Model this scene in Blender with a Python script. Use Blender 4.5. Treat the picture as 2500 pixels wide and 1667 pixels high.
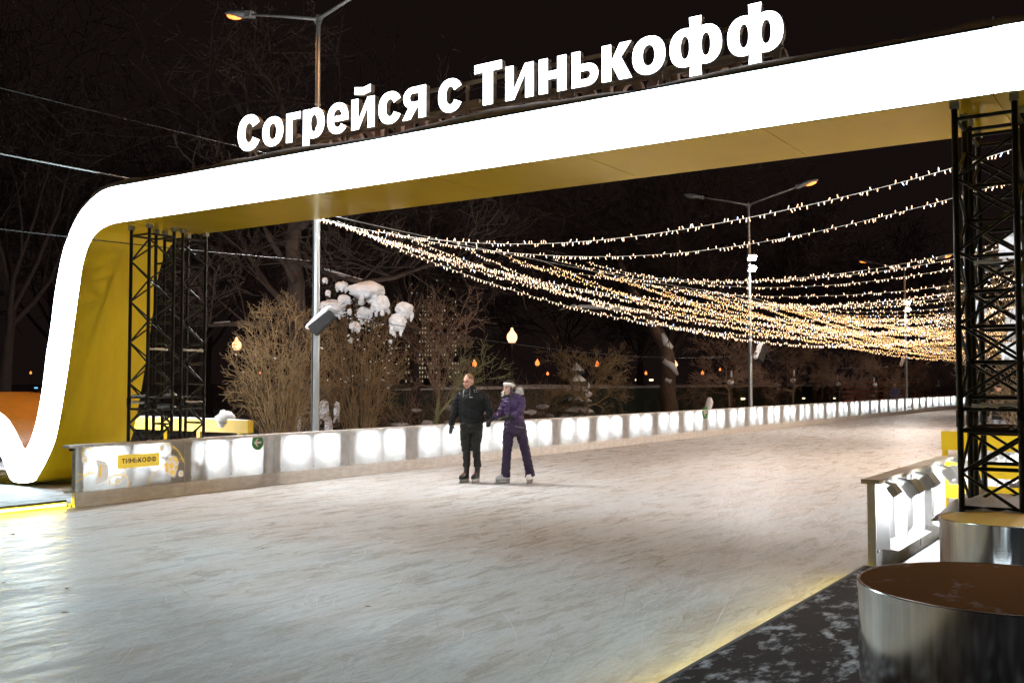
import bpy, bmesh, math, random
from mathutils import Vector, Matrix, noise
R = math.radians
scene = bpy.context.scene
for o in list(bpy.data.objects): bpy.data.objects.remove(o)

# ------------------------------------------------------------------ camera
# world axes: x runs along the gate (to the right), y runs down the rink away from the gate, z up
F_PX, CX, CY, HZN, HC = 2433.0, 1250.0, 833.5, 934.0, 1.72
PITCH = math.atan((HZN - CY) / F_PX)
YAW = math.atan2(0.559, 0.829)
cam = bpy.data.cameras.new('camera'); cam.sensor_width = 36.0; cam.lens = F_PX / 2500 * 36
cam.clip_start = 0.05; cam.clip_end = 3000
cam_ob = bpy.data.objects.new('camera', cam); scene.collection.objects.link(cam_ob)
cam_ob.location = (0, 0, HC); cam_ob.rotation_euler = (R(90) + PITCH, 0, YAW)
scene.camera = cam_ob
_rot = cam_ob.rotation_euler.to_matrix()
# ------------------------------------------------------------------ night sky, added dim fill sun, exposure
world = bpy.data.worlds.new('World'); scene.world = world; world.use_nodes = True
bg = world.node_tree.nodes['Background']
bg.inputs['Color'].default_value = (0.0056, 0.0034, 0.0032, 1); bg.inputs['Strength'].default_value = 1.0
fill_sun = bpy.data.lights.new('fill_sun', 'SUN'); fill_sun.energy = 0.012; fill_sun.angle = R(10); fill_sun.color = (1, 0.75, 0.6)  # weak sun lamp added for even ambient light; no real moon
fill_sun_ob = bpy.data.objects.new('fill_sun', fill_sun); scene.collection.objects.link(fill_sun_ob)
fill_sun_ob.rotation_euler = (R(25), R(15), 0)
vs = scene.view_settings
vs.view_transform = 'Standard'; vs.look = 'None'; vs.exposure = 0.35; vs.gamma = 1.0; vs.use_curve_mapping = False
scene.render.engine = 'CYCLES'
cy = scene.cycles
cy.use_denoising = True; cy.max_bounces = 6; cy.diffuse_bounces = 3; cy.glossy_bounces = 3; cy.transmission_bounces = 3
cy.sample_clamp_indirect = 4.0; cy.caustics_reflective = False; cy.caustics_refractive = False
try: cy.use_light_tree = True
except Exception: pass

GATE_L, FLOOD_L, PANE_L, SOD_L, GLOBE_L, BULB_L, LED_L = 12.0, 1450.0, 105.0, 2.8, 2.3, 4.6, 36.0

# ------------------------------------------------------------------ pixel -> direction helpers
def ray(u, v):
    return (_rot @ Vector(((u - CX) / F_PX, (CY - v) / F_PX, -1.0))).normalized()
CAM = Vector((0, 0, HC))
def on_z(u, v, z=0.0):
    d = ray(u, v); return CAM + d * ((z - HC) / d.z)
def on_y(u, v, y):
    d = ray(u, v); return CAM + d * (y / d.y)
def on_x(u, v, x):
    d = ray(u, v); return CAM + d * (x / d.x)
RIGHT = Vector((math.cos(YAW), math.sin(YAW), 0)); FWD = Vector((-math.sin(YAW), math.cos(YAW), 0))
def at_depth(u, v, dep):
    d = ray(u, v); return CAM + d * (dep / d.dot(FWD))

# ------------------------------------------------------------------ materials
MATS = {}
def mat(name, col=(0.5, 0.5, 0.5), rough=0.6, metal=0.0, emit=None, estr=0.0, noise_amt=0.0, noise_scale=5.0,
        bump=0.0, bump_scale=30.0, coat=0.0, spec=0.5, sample=True, stretch=(1, 1, 1)):
    m = bpy.data.materials.new(name); m.use_nodes = True
    nt = m.node_tree; b = nt.nodes['Principled BSDF']
    b.inputs['Base Color'].default_value = (*col, 1); b.inputs['Roughness'].default_value = rough
    b.inputs['Metallic'].default_value = metal; b.inputs['Specular IOR Level'].default_value = spec
    b.inputs['Coat Weight'].default_value = coat; b.inputs['Coat Roughness'].default_value = 0.12
    tc = nt.nodes.new('ShaderNodeTexCoord'); mp = nt.nodes.new('ShaderNodeMapping')
    mp.inputs['Scale'].default_value = stretch
    nt.links.new(tc.outputs['Object'], mp.inputs['Vector'])
    if noise_amt:
        n = nt.nodes.new('ShaderNodeTexNoise'); n.inputs['Scale'].default_value = noise_scale
        n.inputs['Detail'].default_value = 6; n.inputs['Roughness'].default_value = 0.65
        nt.links.new(mp.outputs[0], n.inputs['Vector'])
        r = nt.nodes.new('ShaderNodeMapRange'); r.inputs['From Min'].default_value = 0.3; r.inputs['From Max'].default_value = 0.7
        nt.links.new(n.outputs['Fac'], r.inputs['Value'])
        mx = nt.nodes.new('ShaderNodeMix'); mx.data_type = 'RGBA'
        mx.inputs[6].default_value = (*[c * (1 - noise_amt) for c in col], 1)
        mx.inputs[7].default_value = (*[min(1, c * (1 + noise_amt * 0.6)) for c in col], 1)
        nt.links.new(r.outputs[0], mx.inputs[0]); nt.links.new(mx.outputs[2], b.inputs['Base Color'])
        r2 = nt.nodes.new('ShaderNodeMapRange'); r2.inputs['To Min'].default_value = max(0.02, rough - 0.12); r2.inputs['To Max'].default_value = min(1, rough + 0.12)
        nt.links.new(n.outputs['Fac'], r2.inputs['Value']); nt.links.new(r2.outputs[0], b.inputs['Roughness'])
    if bump:
        n2 = nt.nodes.new('ShaderNodeTexNoise'); n2.inputs['Scale'].default_value = bump_scale; n2.inputs['Detail'].default_value = 4
        nt.links.new(mp.outputs[0], n2.inputs['Vector'])
        bp = nt.nodes.new('ShaderNodeBump'); bp.inputs['Strength'].default_value = bump; bp.inputs['Distance'].default_value = 0.02
        nt.links.new(n2.outputs['Fac'], bp.inputs['Height']); nt.links.new(bp.outputs[0], b.inputs['Normal'])
    if emit:
        b.inputs['Emission Color'].default_value = (*emit, 1); b.inputs['Emission Strength'].default_value = estr
        if not sample: m.cycles.emission_sampling = 'NONE'
    MATS[name] = m
    return m
M = {}
M['white_lit'] = mat('lit_acrylic', (0.8, 0.8, 0.8), 0.3, emit=(0.74, 0.93, 1.0), estr=GATE_L)
M['white_lit_back'] = mat('lit_acrylic_rear', (0.8, 0.8, 0.8), 0.3, emit=(0.92, 0.96, 1.0), estr=12.0)
M['letter_lit'] = mat('letter_acrylic', (0.8, 0.8, 0.8), 0.3, emit=(0.86, 0.93, 1.0), estr=6.0)
M['letter_side'] = mat('letter_side', (0.52, 0.47, 0.44), 0.5, noise_amt=0.15)
M['letter_back'] = mat('letter_back', (0.60, 0.47, 0.42), 0.6, noise_amt=0.2)
M['yellow_skin'] = mat('yellow_gloss', (0.98, 0.68, 0.025), 0.13, 0.32, noise_amt=0.05, noise_scale=1.3, bump=0.05, bump_scale=1.8, spec=0.18)
M['yellow_leg'] = mat('yellow_satin', (0.98, 0.68, 0.012), 0.38, 0.30, noise_amt=0.14, noise_scale=1.0, bump=0.05, bump_scale=1.2, stretch=(2.2, 2.2, 0.5))
M['sodium_lit_top'] = mat('sodium_lit_skin', (0.62, 0.22, 0.02), 0.4, noise_amt=0.2)  # yellow skin painted orange, with the sodium lamp light in its colour
M['top_cover'] = mat('grey_membrane', (0.40, 0.32, 0.27), 0.75, noise_amt=0.3, bump=0.4, bump_scale=6)
M['yellow_paint'] = mat('yellow_paint', (0.72, 0.47, 0.01), 0.45, noise_amt=0.12, noise_scale=4, bump=0.1)
M['black_steel'] = mat('black_steel', (0.008, 0.009, 0.010), 0.45, noise_amt=0.3, noise_scale=12, spec=0.3)
M['galv'] = mat('galvanised_steel', (0.42, 0.45, 0.46), 0.42, 0.75, noise_amt=0.25, noise_scale=7, stretch=(1, 1, .3))
M['galv_dull'] = mat('dull_galvanised', (0.36, 0.37, 0.37), 0.55, 0.3, noise_amt=0.25, noise_scale=9)
M['mirror_steel'] = mat('polished_steel', (0.74, 0.74, 0.74), 0.15, 1.0, noise_amt=0.35, noise_scale=14, stretch=(1, 1, .03))
M['snow'] = mat('snow', (0.82, 0.83, 0.86), 0.8, noise_amt=0.10, noise_scale=6, bump=0.5, bump_scale=14, spec=0.3)
M['snow_dirty'] = mat('dirty_snow', (0.62, 0.60, 0.60), 0.85, noise_amt=0.3, noise_scale=3, bump=0.5, bump_scale=9, spec=0.3)
M['plastic'] = mat('barrier_plastic', (0.86, 0.855, 0.84), 0.45, noise_amt=0.22, noise_scale=5, stretch=(1, 1, 3), bump=0.08)
M['rail'] = mat('rail_plastic', (0.80, 0.80, 0.79), 0.5, noise_amt=0.25, noise_scale=7)
M['post_white'] = mat('white_post', (0.80, 0.80, 0.79), 0.5, noise_amt=0.15)
M['lamp_grey'] = mat('lamp_housing', (0.76, 0.76, 0.74), 0.5, noise_amt=0.15)
M['rail_wood'] = mat('timber_rail', (0.70, 0.60, 0.48), 0.6, noise_amt=0.3, noise_scale=6, stretch=(5, .4, 5))
M['bark'] = mat('bark', (0.12, 0.075, 0.050), 0.9, noise_amt=0.4, noise_scale=9)
M['bark_dim'] = mat('dim_bark', (0.065, 0.044, 0.034), 0.9, noise_amt=0.5, noise_scale=3, bump=0.5)
M['bark_green'] = mat('green_bark', (0.20, 0.19, 0.085), 0.85, noise_amt=0.35, noise_scale=9)
M['twig'] = mat('twig', (0.22, 0.14, 0.062), 0.85, noise_amt=0.3, noise_scale=3)
M['twig_brown'] = mat('brown_twig', (0.20, 0.125, 0.085), 0.9, noise_amt=0.3, noise_scale=3)
M['bark_far'] = mat('far_bark', (0.019, 0.009, 0.006), 0.9, noise_amt=0.4, noise_scale=2)
M['hedge'] = mat('dark_hedge', (0.022, 0.028, 0.018), 0.95, noise_amt=0.4)
M['fir'] = mat('fir_needles', (0.018, 0.028, 0.018), 0.95, noise_amt=0.4)
M['sodium'] = mat('sodium_lens', (0.8, 0.6, 0.4), 0.3, emit=(1.0, 0.20, 0.015), estr=SOD_L)
M['globe'] = mat('lamp_globe', (0.9, 0.6, 0.4), 0.4, emit=(1.0, 0.50, 0.24), estr=GLOBE_L)
M['globe_far'] = mat('far_lamp_globe', (0.9, 0.6, 0.4), 0.4, emit=(1.0, 0.24, 0.05), estr=1.9)
M['flood'] = mat('flood_lens', (0.9, 0.9, 0.9), 0.3, emit=(0.97, 0.98, 0.96), estr=FLOOD_L)
M['flood_far'] = mat('far_flood_lens', (0.9, 0.9, 0.9), 0.3, emit=(1.0, 0.95, 0.90), estr=FLOOD_L * 0.62)
M['flood_warm'] = mat('warm_flood_lens', (0.9, 0.9, 0.9), 0.3, emit=(1.0, 0.80, 0.64), estr=FLOOD_L * 1.7)
M['pane_lamp'] = mat('pane_lamp_lens', (0.9, 0.9, 0.9), 0.3, emit=(0.93, 0.97, 1.0), estr=PANE_L)
M['bulb'] = mat('fairy_bulb', (0.9, 0.7, 0.4), 0.3, emit=(1.0, 0.64, 0.40), estr=BULB_L * 0.75, sample=False)
M['bulb_far'] = mat('amber_fairy_bulb', (0.9, 0.7, 0.4), 0.3, emit=(1.0, 0.54, 0.20), estr=BULB_L * 0.55, sample=False)
M['bulb_blue'] = mat('cold_fairy_bulb', (0.9, 0.9, 0.9), 0.3, emit=(0.45, 0.6, 1.0), estr=BULB_L, sample=False)
M['wire'] = mat('pale_wire', (0.55, 0.52, 0.46), 0.6)
M['cable'] = mat('grey_cable', (0.30, 0.33, 0.34), 0.6)
M['cable_dark'] = mat('dark_cable', (0.03, 0.03, 0.03), 0.7)
M['led'] = mat('yellow_led', (0.9, 0.7, 0.1), 0.4, emit=(1.0, 0.70, 0.03), estr=LED_L)
M['led_white'] = mat('white_led', (0.9, 0.9, 0.9), 0.4, emit=(0.8, 0.92, 1.0), estr=5.0)
M['window_lit'] = mat('lit_window', (0.5, 0.5, 0.4), 0.5, emit=(1.0, 0.86, 0.55), estr=0.32, sample=False)
M['roof_sign'] = mat('roof_sign', (0.8, 0.8, 0.8), 0.5, emit=(0.75, 1.0, 0.95), estr=1.6, sample=False)
M['facade'] = mat('dark_facade', (0.02, 0.018, 0.018), 0.8)
M['far_light'] = mat('far_light', (0.8, 0.8, 0.6), 0.5, emit=(1.0, 0.75, 0.4), estr=2.5, sample=False)
M['far_blue'] = mat('far_blue_light', (0.5, 0.6, 0.8), 0.5, emit=(0.2, 0.6, 1.0), estr=1.2, sample=False)
M['sign_yellow'] = mat('sign_yellow', (0.80, 0.55, 0.03), 0.4, emit=(1.0, 0.72, 0.10), estr=0.42)  # this plate and the prints below glow in place of backlight
M['print_yellow'] = mat('print_yellow', (0.80, 0.55, 0.10), 0.45, emit=(1.0, 0.66, 0.12), estr=0.40)
M['print_grey'] = mat('print_grey', (0.5, 0.48, 0.47), 0.5, emit=(1, 0.97, 0.95), estr=0.22)
M['print_white'] = mat('print_white', (0.72, 0.70, 0.67), 0.5, emit=(1, 0.97, 0.93), estr=0.30)
M['print_dark'] = mat('print_dark', (0.05, 0.035, 0.03), 0.5)
M['green'] = mat('green_sign', (0.035, 0.19, 0.05), 0.45, noise_amt=0.1)
M['arrow_white'] = mat('arrow_white', (0.72, 0.70, 0.66), 0.5)
M['speaker'] = mat('speaker_black', (0.007, 0.007, 0.008), 0.6, noise_amt=0.2, bump=0.3, bump_scale=120)
M['brick_red'] = mat('red_fence', (0.30, 0.07, 0.04), 0.8, noise_amt=0.3)
M['rubber'] = mat('black_rubber', (0.02, 0.02, 0.02), 0.7, noise_amt=0.3)
M['leaf'] = mat('dry_leaf', (0.16, 0.06, 0.03), 0.8)
# people
M['skin'] = mat('skin', (0.62, 0.34, 0.25), 0.5, noise_amt=0.08, noise_scale=20)
M['skin_pale'] = mat('pale_skin', (0.68, 0.42, 0.33), 0.5)
M['hair_fair'] = mat('fair_hair', (0.22, 0.11, 0.045), 0.6, noise_amt=0.3, noise_scale=60)
M['hair_dark'] = mat('dark_hair', (0.012, 0.008, 0.008), 0.45, noise_amt=0.3, noise_scale=60)
M['jacket_black'] = mat('black_shell', (0.0055, 0.0068, 0.0075), 0.65, noise_amt=0.25, bump=0.5, bump_scale=11, spec=0.25)
M['jeans_dark'] = mat('charcoal_denim', (0.013, 0.0125, 0.0115), 0.85, noise_amt=0.35, noise_scale=14, bump=0.4, bump_scale=14)
M['glove'] = mat('black_glove', (0.012, 0.012, 0.014), 0.6)
M['boot_black'] = mat('black_boot', (0.012, 0.011, 0.011), 0.35)
M['blade_holder'] = mat('blade_holder', (0.45, 0.47, 0.46), 0.3, 0.3)
M['steel'] = mat('blade_steel', (0.5, 0.5, 0.5), 0.25, 1.0)
M['purple'] = mat('purple_shell', (0.036, 0.0115, 0.076), 0.55, noise_amt=0.2, noise_scale=8, bump=0.5, bump_scale=11)
M['purple_dark'] = mat('dark_purple_trousers', (0.018, 0.0062, 0.036), 0.65, noise_amt=0.2, noise_scale=8, bump=0.4, bump_scale=12)
M['fur'] = mat('white_fur', (0.74, 0.71, 0.66), 0.9, noise_amt=0.2, noise_scale=25)
M['fur_dark'] = mat('black_fur', (0.015, 0.013, 0.013), 0.9)
M['knit'] = mat('white_knit', (0.78, 0.76, 0.72), 0.85, bump=0.6, bump_scale=50)
M['lips'] = mat('lips', (0.42, 0.10, 0.09), 0.5)
M['dark'] = mat('dark_detail', (0.02, 0.015, 0.014), 0.6)
M['reflective'] = mat('reflective_strip', (0.75, 0.76, 0.78), 0.4)
M['denim'] = mat('pale_denim', (0.20, 0.24, 0.30), 0.8, noise_amt=0.2)
M['blue_coat'] = mat('blue_coat', (0.03, 0.08, 0.32), 0.6)
M['white_boot'] = mat('white_boot', (0.72, 0.70, 0.70), 0.4)
M['grey_boot'] = mat('grey_box', (0.30, 0.31, 0.32), 0.6, noise_amt=0.2)
M['lip_trim'] = mat('gate_lip_trim', (0.05, 0.045, 0.04), 0.5)

def frosted():                                   # frosted acrylic that lets the lamps behind it through
    m = bpy.data.materials.new('frosted_acrylic'); m.use_nodes = True; nt = m.node_tree; nt.nodes.clear()
    out = nt.nodes.new('ShaderNodeOutputMaterial')
    tr = nt.nodes.new('ShaderNodeBsdfTranslucent'); df = nt.nodes.new('ShaderNodeBsdfDiffuse'); gl = nt.nodes.new('ShaderNodeBsdfGlossy')
    tc = nt.nodes.new('ShaderNodeTexCoord'); n = nt.nodes.new('ShaderNodeTexNoise'); n.inputs['Scale'].default_value = 5; n.inputs['Detail'].default_value = 6
    nt.links.new(tc.outputs['Object'], n.inputs['Vector'])
    cr = nt.nodes.new('ShaderNodeValToRGB'); cr.color_ramp.elements[0].position = 0.3; cr.color_ramp.elements[1].position = 0.65
    cr.color_ramp.elements[0].color = (0.58, 0.60, 0.60, 1); cr.color_ramp.elements[1].color = (0.78, 0.80, 0.81, 1)
    nt.links.new(n.outputs['Fac'], cr.inputs[0]); nt.links.new(cr.outputs[0], tr.inputs[0]); nt.links.new(cr.outputs[0], df.inputs[0])
    gl.inputs['Roughness'].default_value = 0.3
    a = nt.nodes.new('ShaderNodeMixShader'); a.inputs[0].default_value = 0.5
    nt.links.new(df.outputs[0], a.inputs[1]); nt.links.new(tr.outputs[0], a.inputs[2])
    b = nt.nodes.new('ShaderNodeMixShader'); b.inputs[0].default_value = 0.05
    nt.links.new(a.outputs[0], b.inputs[1]); nt.links.new(gl.outputs[0], b.inputs[2]); nt.links.new(b.outputs[0], out.inputs[0])
    return m
M['frosted'] = frosted()

def ice_mat():
    m = bpy.data.materials.new('skated_ice'); m.use_nodes = True; nt = m.node_tree; b = nt.nodes['Principled BSDF']
    L = nt.links.new
    tc = nt.nodes.new('ShaderNodeTexCoord')
    def nz(scale, stretch, det=6, rgh=0.6, dist=0.0, rot=0):
        mp = nt.nodes.new('ShaderNodeMapping'); mp.inputs['Scale'].default_value = stretch; mp.inputs['Rotation'].default_value = (0, 0, R(rot))
        L(tc.outputs['Object'], mp.inputs['Vector'])
        n = nt.nodes.new('ShaderNodeTexNoise'); n.inputs['Scale'].default_value = scale; n.inputs['Detail'].default_value = det
        n.inputs['Roughness'].default_value = rgh; n.inputs['Distortion'].default_value = dist
        L(mp.outputs[0], n.inputs['Vector']); return n.outputs['Fac']
    def rng(sock, a, c, lo=0.0, hi=1.0):
        r = nt.nodes.new('ShaderNodeMapRange'); r.inputs['From Min'].default_value = a; r.inputs['From Max'].default_value = c
        r.inputs['To Min'].default_value = lo; r.inputs['To Max'].default_value = hi; L(sock, r.inputs['Value']); return r.outputs[0]
    def mixc(fac, c1, c2):
        x = nt.nodes.new('ShaderNodeMix'); x.data_type = 'RGBA'
        for i, c in ((6, c1), (7, c2)):
            if isinstance(c, tuple): x.inputs[i].default_value = (*c, 1)
            else: L(c, x.inputs[i])
        L(fac, x.inputs[0]); return x.outputs[2]
    def mth(op, a, c):
        x = nt.nodes.new('ShaderNodeMath'); x.operation = op
        for i, q in enumerate((a, c)):
            if isinstance(q, (int, float)): x.inputs[i].default_value = q
            else: L(q, x.inputs[i])
        return x.outputs[0]
    patches = rng(nz(0.8, (1.5, 0.6, 1), 10, 0.66, 0.8, 8), 0.42, 0.58)
    streak = rng(nz(2.6, (2.0, 0.45, 1), 11, 0.72, 0.7, 5), 0.44, 0.60)
    fine = rng(nz(7, (2.6, 0.42, 1), 10, 0.74, 0.5, -6), 0.50, 0.64)
    fine2 = rng(nz(8, (2.2, 0.30, 1), 9, 0.76, 0.8, 22), 0.53, 0.66)
    grain = nz(160, (1, 1, 1), 3, 0.6)
    base = mixc(patches, (0.55, 0.505, 0.465), (0.655, 0.68, 0.69))
    base = mixc(mth('MULTIPLY', streak, 0.62), base, (0.74, 0.76, 0.775))
    base = mixc(mth('MULTIPLY', fine, 0.50), base, (0.40, 0.395, 0.39))
    base = mixc(mth('MULTIPLY', fine2, 0.40), base, (0.82, 0.83, 0.84))
    # skate cuts: thin edges of stretched, warped cells
    for sc, st, ro, amt in ((0.7, (1.5, 0.35, 1), 10, 0.40),):
        mp = nt.nodes.new('ShaderNodeMapping'); mp.inputs['Scale'].default_value = st; mp.inputs['Rotation'].default_value = (0, 0, R(ro))
        L(tc.outputs['Object'], mp.inputs['Vector'])
        w = nt.nodes.new('ShaderNodeTexNoise'); w.inputs['Scale'].default_value = 0.8; L(mp.outputs[0], w.inputs['Vector'])
        ad = nt.nodes.new('ShaderNodeVectorMath'); ad.operation = 'MULTIPLY_ADD'; ad.inputs[1].default_value = (1.6, 1.6, 0)
        L(w.outputs['Color'], ad.inputs[0]); L(mp.outputs[0], ad.inputs[2])
        v = nt.nodes.new('ShaderNodeTexVoronoi'); v.feature = 'DISTANCE_TO_EDGE'; v.inputs['Scale'].default_value = sc
        L(ad.outputs[0], v.inputs['Vector'])
        cut = mth('MULTIPLY', rng(v.outputs['Distance'], 0.0, 0.013, 1, 0), mth('MULTIPLY', fine2 if ro > 20 else streak, amt))
        base = mixc(cut, base, (0.30, 0.29, 0.28))
    speck = rng(nz(26, (1.7, 0.55, 1), 6, 0.75, 0.2, 3), 0.38, 0.66)
    base = mixc(mth('MULTIPLY', speck, 0.34), base, (0.36, 0.355, 0.35))
    speck2 = rng(nz(34, (1.5, 0.8, 1), 5, 0.7, 0.2, -20), 0.56, 0.68)
    base = mixc(mth('MULTIPLY', speck2, 0.45), base, (0.86, 0.87, 0.88))
    L(base, b.inputs['Base Color'])
    L(rng(mth('ADD', mth('MULTIPLY', streak, 0.6), mth('MULTIPLY', fine, 0.4)), 0, 1, 0.24, 0.60), b.inputs['Roughness'])
    b.inputs['IOR'].default_value = 1.31; b.inputs['Specular IOR Level'].default_value = 0.105
    h = mth('ADD', mth('ADD', mth('MULTIPLY', streak, 0.5), mth('MULTIPLY', fine, 0.45)), mth('ADD', mth('MULTIPLY', fine2, 0.3), mth('MULTIPLY', grain, 0.25)))
    bp = nt.nodes.new('ShaderNodeBump'); bp.inputs['Strength'].default_value = 0.5; bp.inputs['Distance'].default_value = 0.014
    L(h, bp.inputs['Height']); L(bp.outputs[0], b.inputs['Normal'])
    return m
M['ice'] = ice_mat()

def mat_patch(name, c1, c2, lo, hi, scale, stretch, r1, r2, spec=0.3):
    m = bpy.data.materials.new(name); m.use_nodes = True; nt = m.node_tree; b = nt.nodes['Principled BSDF']; L = nt.links.new
    tc = nt.nodes.new('ShaderNodeTexCoord'); mp = nt.nodes.new('ShaderNodeMapping'); mp.inputs['Scale'].default_value = stretch
    L(tc.outputs['Object'], mp.inputs['Vector'])
    n = nt.nodes.new('ShaderNodeTexNoise'); n.inputs['Scale'].default_value = scale; n.inputs['Detail'].default_value = 9; n.inputs['Roughness'].default_value = 0.66
    L(mp.outputs[0], n.inputs['Vector'])
    r = nt.nodes.new('ShaderNodeMapRange'); r.inputs['From Min'].default_value = lo; r.inputs['From Max'].default_value = hi
    L(n.outputs['Fac'], r.inputs['Value'])
    x = nt.nodes.new('ShaderNodeMix'); x.data_type = 'RGBA'; x.inputs[6].default_value = (*c1, 1); x.inputs[7].default_value = (*c2, 1)
    L(r.outputs[0], x.inputs[0]); L(x.outputs[2], b.inputs['Base Color']); b.inputs['Specular IOR Level'].default_value = spec
    q = nt.nodes.new('ShaderNodeMapRange'); q.inputs['To Min'].default_value = r1; q.inputs['To Max'].default_value = r2
    L(r.outputs[0], q.inputs['Value']); L(q.outputs[0], b.inputs['Roughness'])
    bp = nt.nodes.new('ShaderNodeBump'); bp.inputs['Strength'].default_value = 0.5; bp.inputs['Distance'].default_value = 0.01
    L(n.outputs['Fac'], bp.inputs['Height']); L(bp.outputs[0], b.inputs['Normal'])
    return m
M['mat_snow'] = mat_patch('rubber_mat_with_trodden_snow', (0.011, 0.006, 0.005), (0.42, 0.40, 0.41), 0.51, 0.66, 5.5, (1.5, 0.8, 1), 0.6, 0.9, 0.04)
M['platform_snow'] = mat_patch('snowy_deck', (0.16, 0.15, 0.15), (0.66, 0.68, 0.72), 0.40, 0.58, 1.6, (2.0, 0.6, 1), 0.5, 0.8)
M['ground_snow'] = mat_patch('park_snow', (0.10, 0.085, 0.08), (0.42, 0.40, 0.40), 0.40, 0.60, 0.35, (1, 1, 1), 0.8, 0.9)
M['disc_top'] = mat_patch('frosted_yellow_disc', (0.50, 0.27, 0.02), (0.50, 0.42, 0.36), 0.55, 0.72, 1.3, (1, 1, 1), 0.38, 0.8)
M['disc_shaded'] = mat_patch('shaded_yellow_disc', (0.095, 0.038, 0.015), (0.20, 0.16, 0.15), 0.57, 0.70, 3.0, (1.3, 0.8, 1), 0.6, 0.9, 0.0)  # also a yellow top; dim light is painted in as dark brown

# ------------------------------------------------------------------ mesh helpers
COL = scene.collection
class MB:
    def __init__(s): s.v = []; s.f = []; s.m = []
    def add(s, vs_, fs, mi=0):
        o = len(s.v); s.v += [tuple(p) for p in vs_]; s.f += [tuple(i + o for i in f) for f in fs]; s.m += [mi] * len(fs); return s
    def box(s, c, size, rot=None, mi=0, bevel=0):
        c = Vector(c); hx, hy, hz = size[0] / 2, size[1] / 2, size[2] / 2
        ps = [Vector((x, y, z)) for z in (-hz, hz) for y in (-hy, hy) for x in (-hx, hx)]
        if rot is not None: ps = [rot @ p for p in ps]
        return s.add([c + p for p in ps], [(0, 2, 3, 1), (4, 5, 7, 6), (0, 1, 5, 4), (2, 6, 7, 3), (0, 4, 6, 2), (1, 3, 7, 5)], mi)
    def tube(s, pts, radii, n=8, mi=0, cap=True):
        pts = [Vector(p) for p in pts]; vs_, fs = [], []
        up = Vector((0, 0, 1)); px = None
        for i, p in enumerate(pts):
            d = (pts[min(i + 1, len(pts) - 1)] - pts[max(i - 1, 0)])
            d = d.normalized() if d.length > 1e-9 else Vector((0, 0, 1))
            if px is None:
                px = d.cross(up) if abs(d.dot(up)) < 0.95 else d.cross(Vector((1, 0, 0)))
            px = (px - d * px.dot(d)).normalized(); py = d.cross(px)
            r = radii[i] if isinstance(radii, (list, tuple)) else radii
            rx, ry = r if isinstance(r, tuple) else (r, r)
            for k in range(n):
                a = 2 * math.pi * k / n
                vs_.append(p + px * math.cos(a) * rx + py * math.sin(a) * ry)
        for i in range(len(pts) - 1):
            for k in range(n):
                a, b = i * n + k, i * n + (k + 1) % n
                fs.append((a, b, b + n, a + n))
        if cap:
            fs.append(tuple(range(n - 1, -1, -1))); fs.append(tuple(range(len(vs_) - n, len(vs_))))
        return s.add(vs_, fs, mi)
    def rings(s, rs, n=20, mi=0):      # rs: (center, xaxis*rx, yaxis*ry) horizontal ellipses
        vs_, fs = [], []
        for c, ax, ay in rs:
            for k in range(n):
                a = 2 * math.pi * k / n; vs_.append(Vector(c) + Vector(ax) * math.cos(a) + Vector(ay) * math.sin(a))
        for i in range(len(rs) - 1):
            for k in range(n):
                a, b = i * n + k, i * n + (k + 1) % n; fs.append((a, b, b + n, a + n))
        fs.append(tuple(range(n - 1, -1, -1))); fs.append(tuple(range(len(vs_) - n, len(vs_))))
        return s.add(vs_, fs, mi)
    def lathe(s, prof, c=(0, 0, 0), n=24, mi=0):
        return s.rings([((c[0], c[1], c[2] + z), (r, 0, 0), (0, r, 0)) for r, z in prof], n, mi)
    def ball(s, c, r, rot=None, nu=12, nv=8, mi=0, bump=0, seed=0):
        c = Vector(c); rx, ry, rz = (r, r, r) if isinstance(r, (int, float)) else r
        vs_, fs = [], []
        for j in range(1, nv):
            t = math.pi * j / nv
            for i in range(nu):
                a = 2 * math.pi * i / nu
                p = Vector((math.sin(t) * math.cos(a), math.sin(t) * math.sin(a), math.cos(t)))
                k = 1 + (bump * noise.noise(p * 1.9 + Vector((seed * 7.1, seed * 3.3, 0))) if bump else 0)
                p = Vector((p.x * rx, p.y * ry, p.z * rz)) * k
                vs_.append(c + (rot @ p if rot is not None else p))
        top = Vector((0, 0, rz)); bot = Vector((0, 0, -rz))
        vs_.append(c + (rot @ top if rot is not None else top)); vs_.append(c + (rot @ bot if rot is not None else bot))
        T, B = len(vs_) - 2, len(vs_) - 1
        for j in range(nv - 2):
            for i in range(nu):
                a, b = j * nu + i, j * nu + (i + 1) % nu; fs.append((a, a + nu, b + nu, b))
        for i in range(nu):
            fs.append((T, i, (i + 1) % nu)); o = (nv - 2) * nu; fs.append((B, o + (i + 1) % nu, o + i))
        return s.add(vs_, fs, mi)
    def prism(s, poly, o, ax, ay, az, mi=0, mi_side=None):   # polygon in (ax, ay), extruded along az
        o, ax, ay, az = Vector(o), Vector(ax), Vector(ay), Vector(az); n = len(poly)
        if mi_side is None: mi_side = mi
        b = [o + ax * p[0] + ay * p[1] for p in poly]
        k = len(s.v); s.v += [tuple(p) for p in b] + [tuple(p + az) for p in b]
        s.f.append(tuple(k + i for i in range(n))); s.m.append(mi)
        s.f.append(tuple(k + n + i for i in range(n - 1, -1, -1))); s.m.append(mi_side)
        for i in range(n):
            j = (i + 1) % n; s.f.append((k + j, k + i, k + n + i, k + n + j)); s.m.append(mi_side)
        return s
    def mesh(s, name, mats, smooth=False):
        me = bpy.data.meshes.new(name); me.from_pydata(s.v, [], s.f)
        for m in (mats if isinstance(mats, (list, tuple)) else [mats]): me.materials.append(m)
        if any(s.m): me.polygons.foreach_set('material_index', s.m)
        me.polygons.foreach_set('use_smooth', [smooth] * len(me.polygons)); me.update()
        return me
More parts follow.
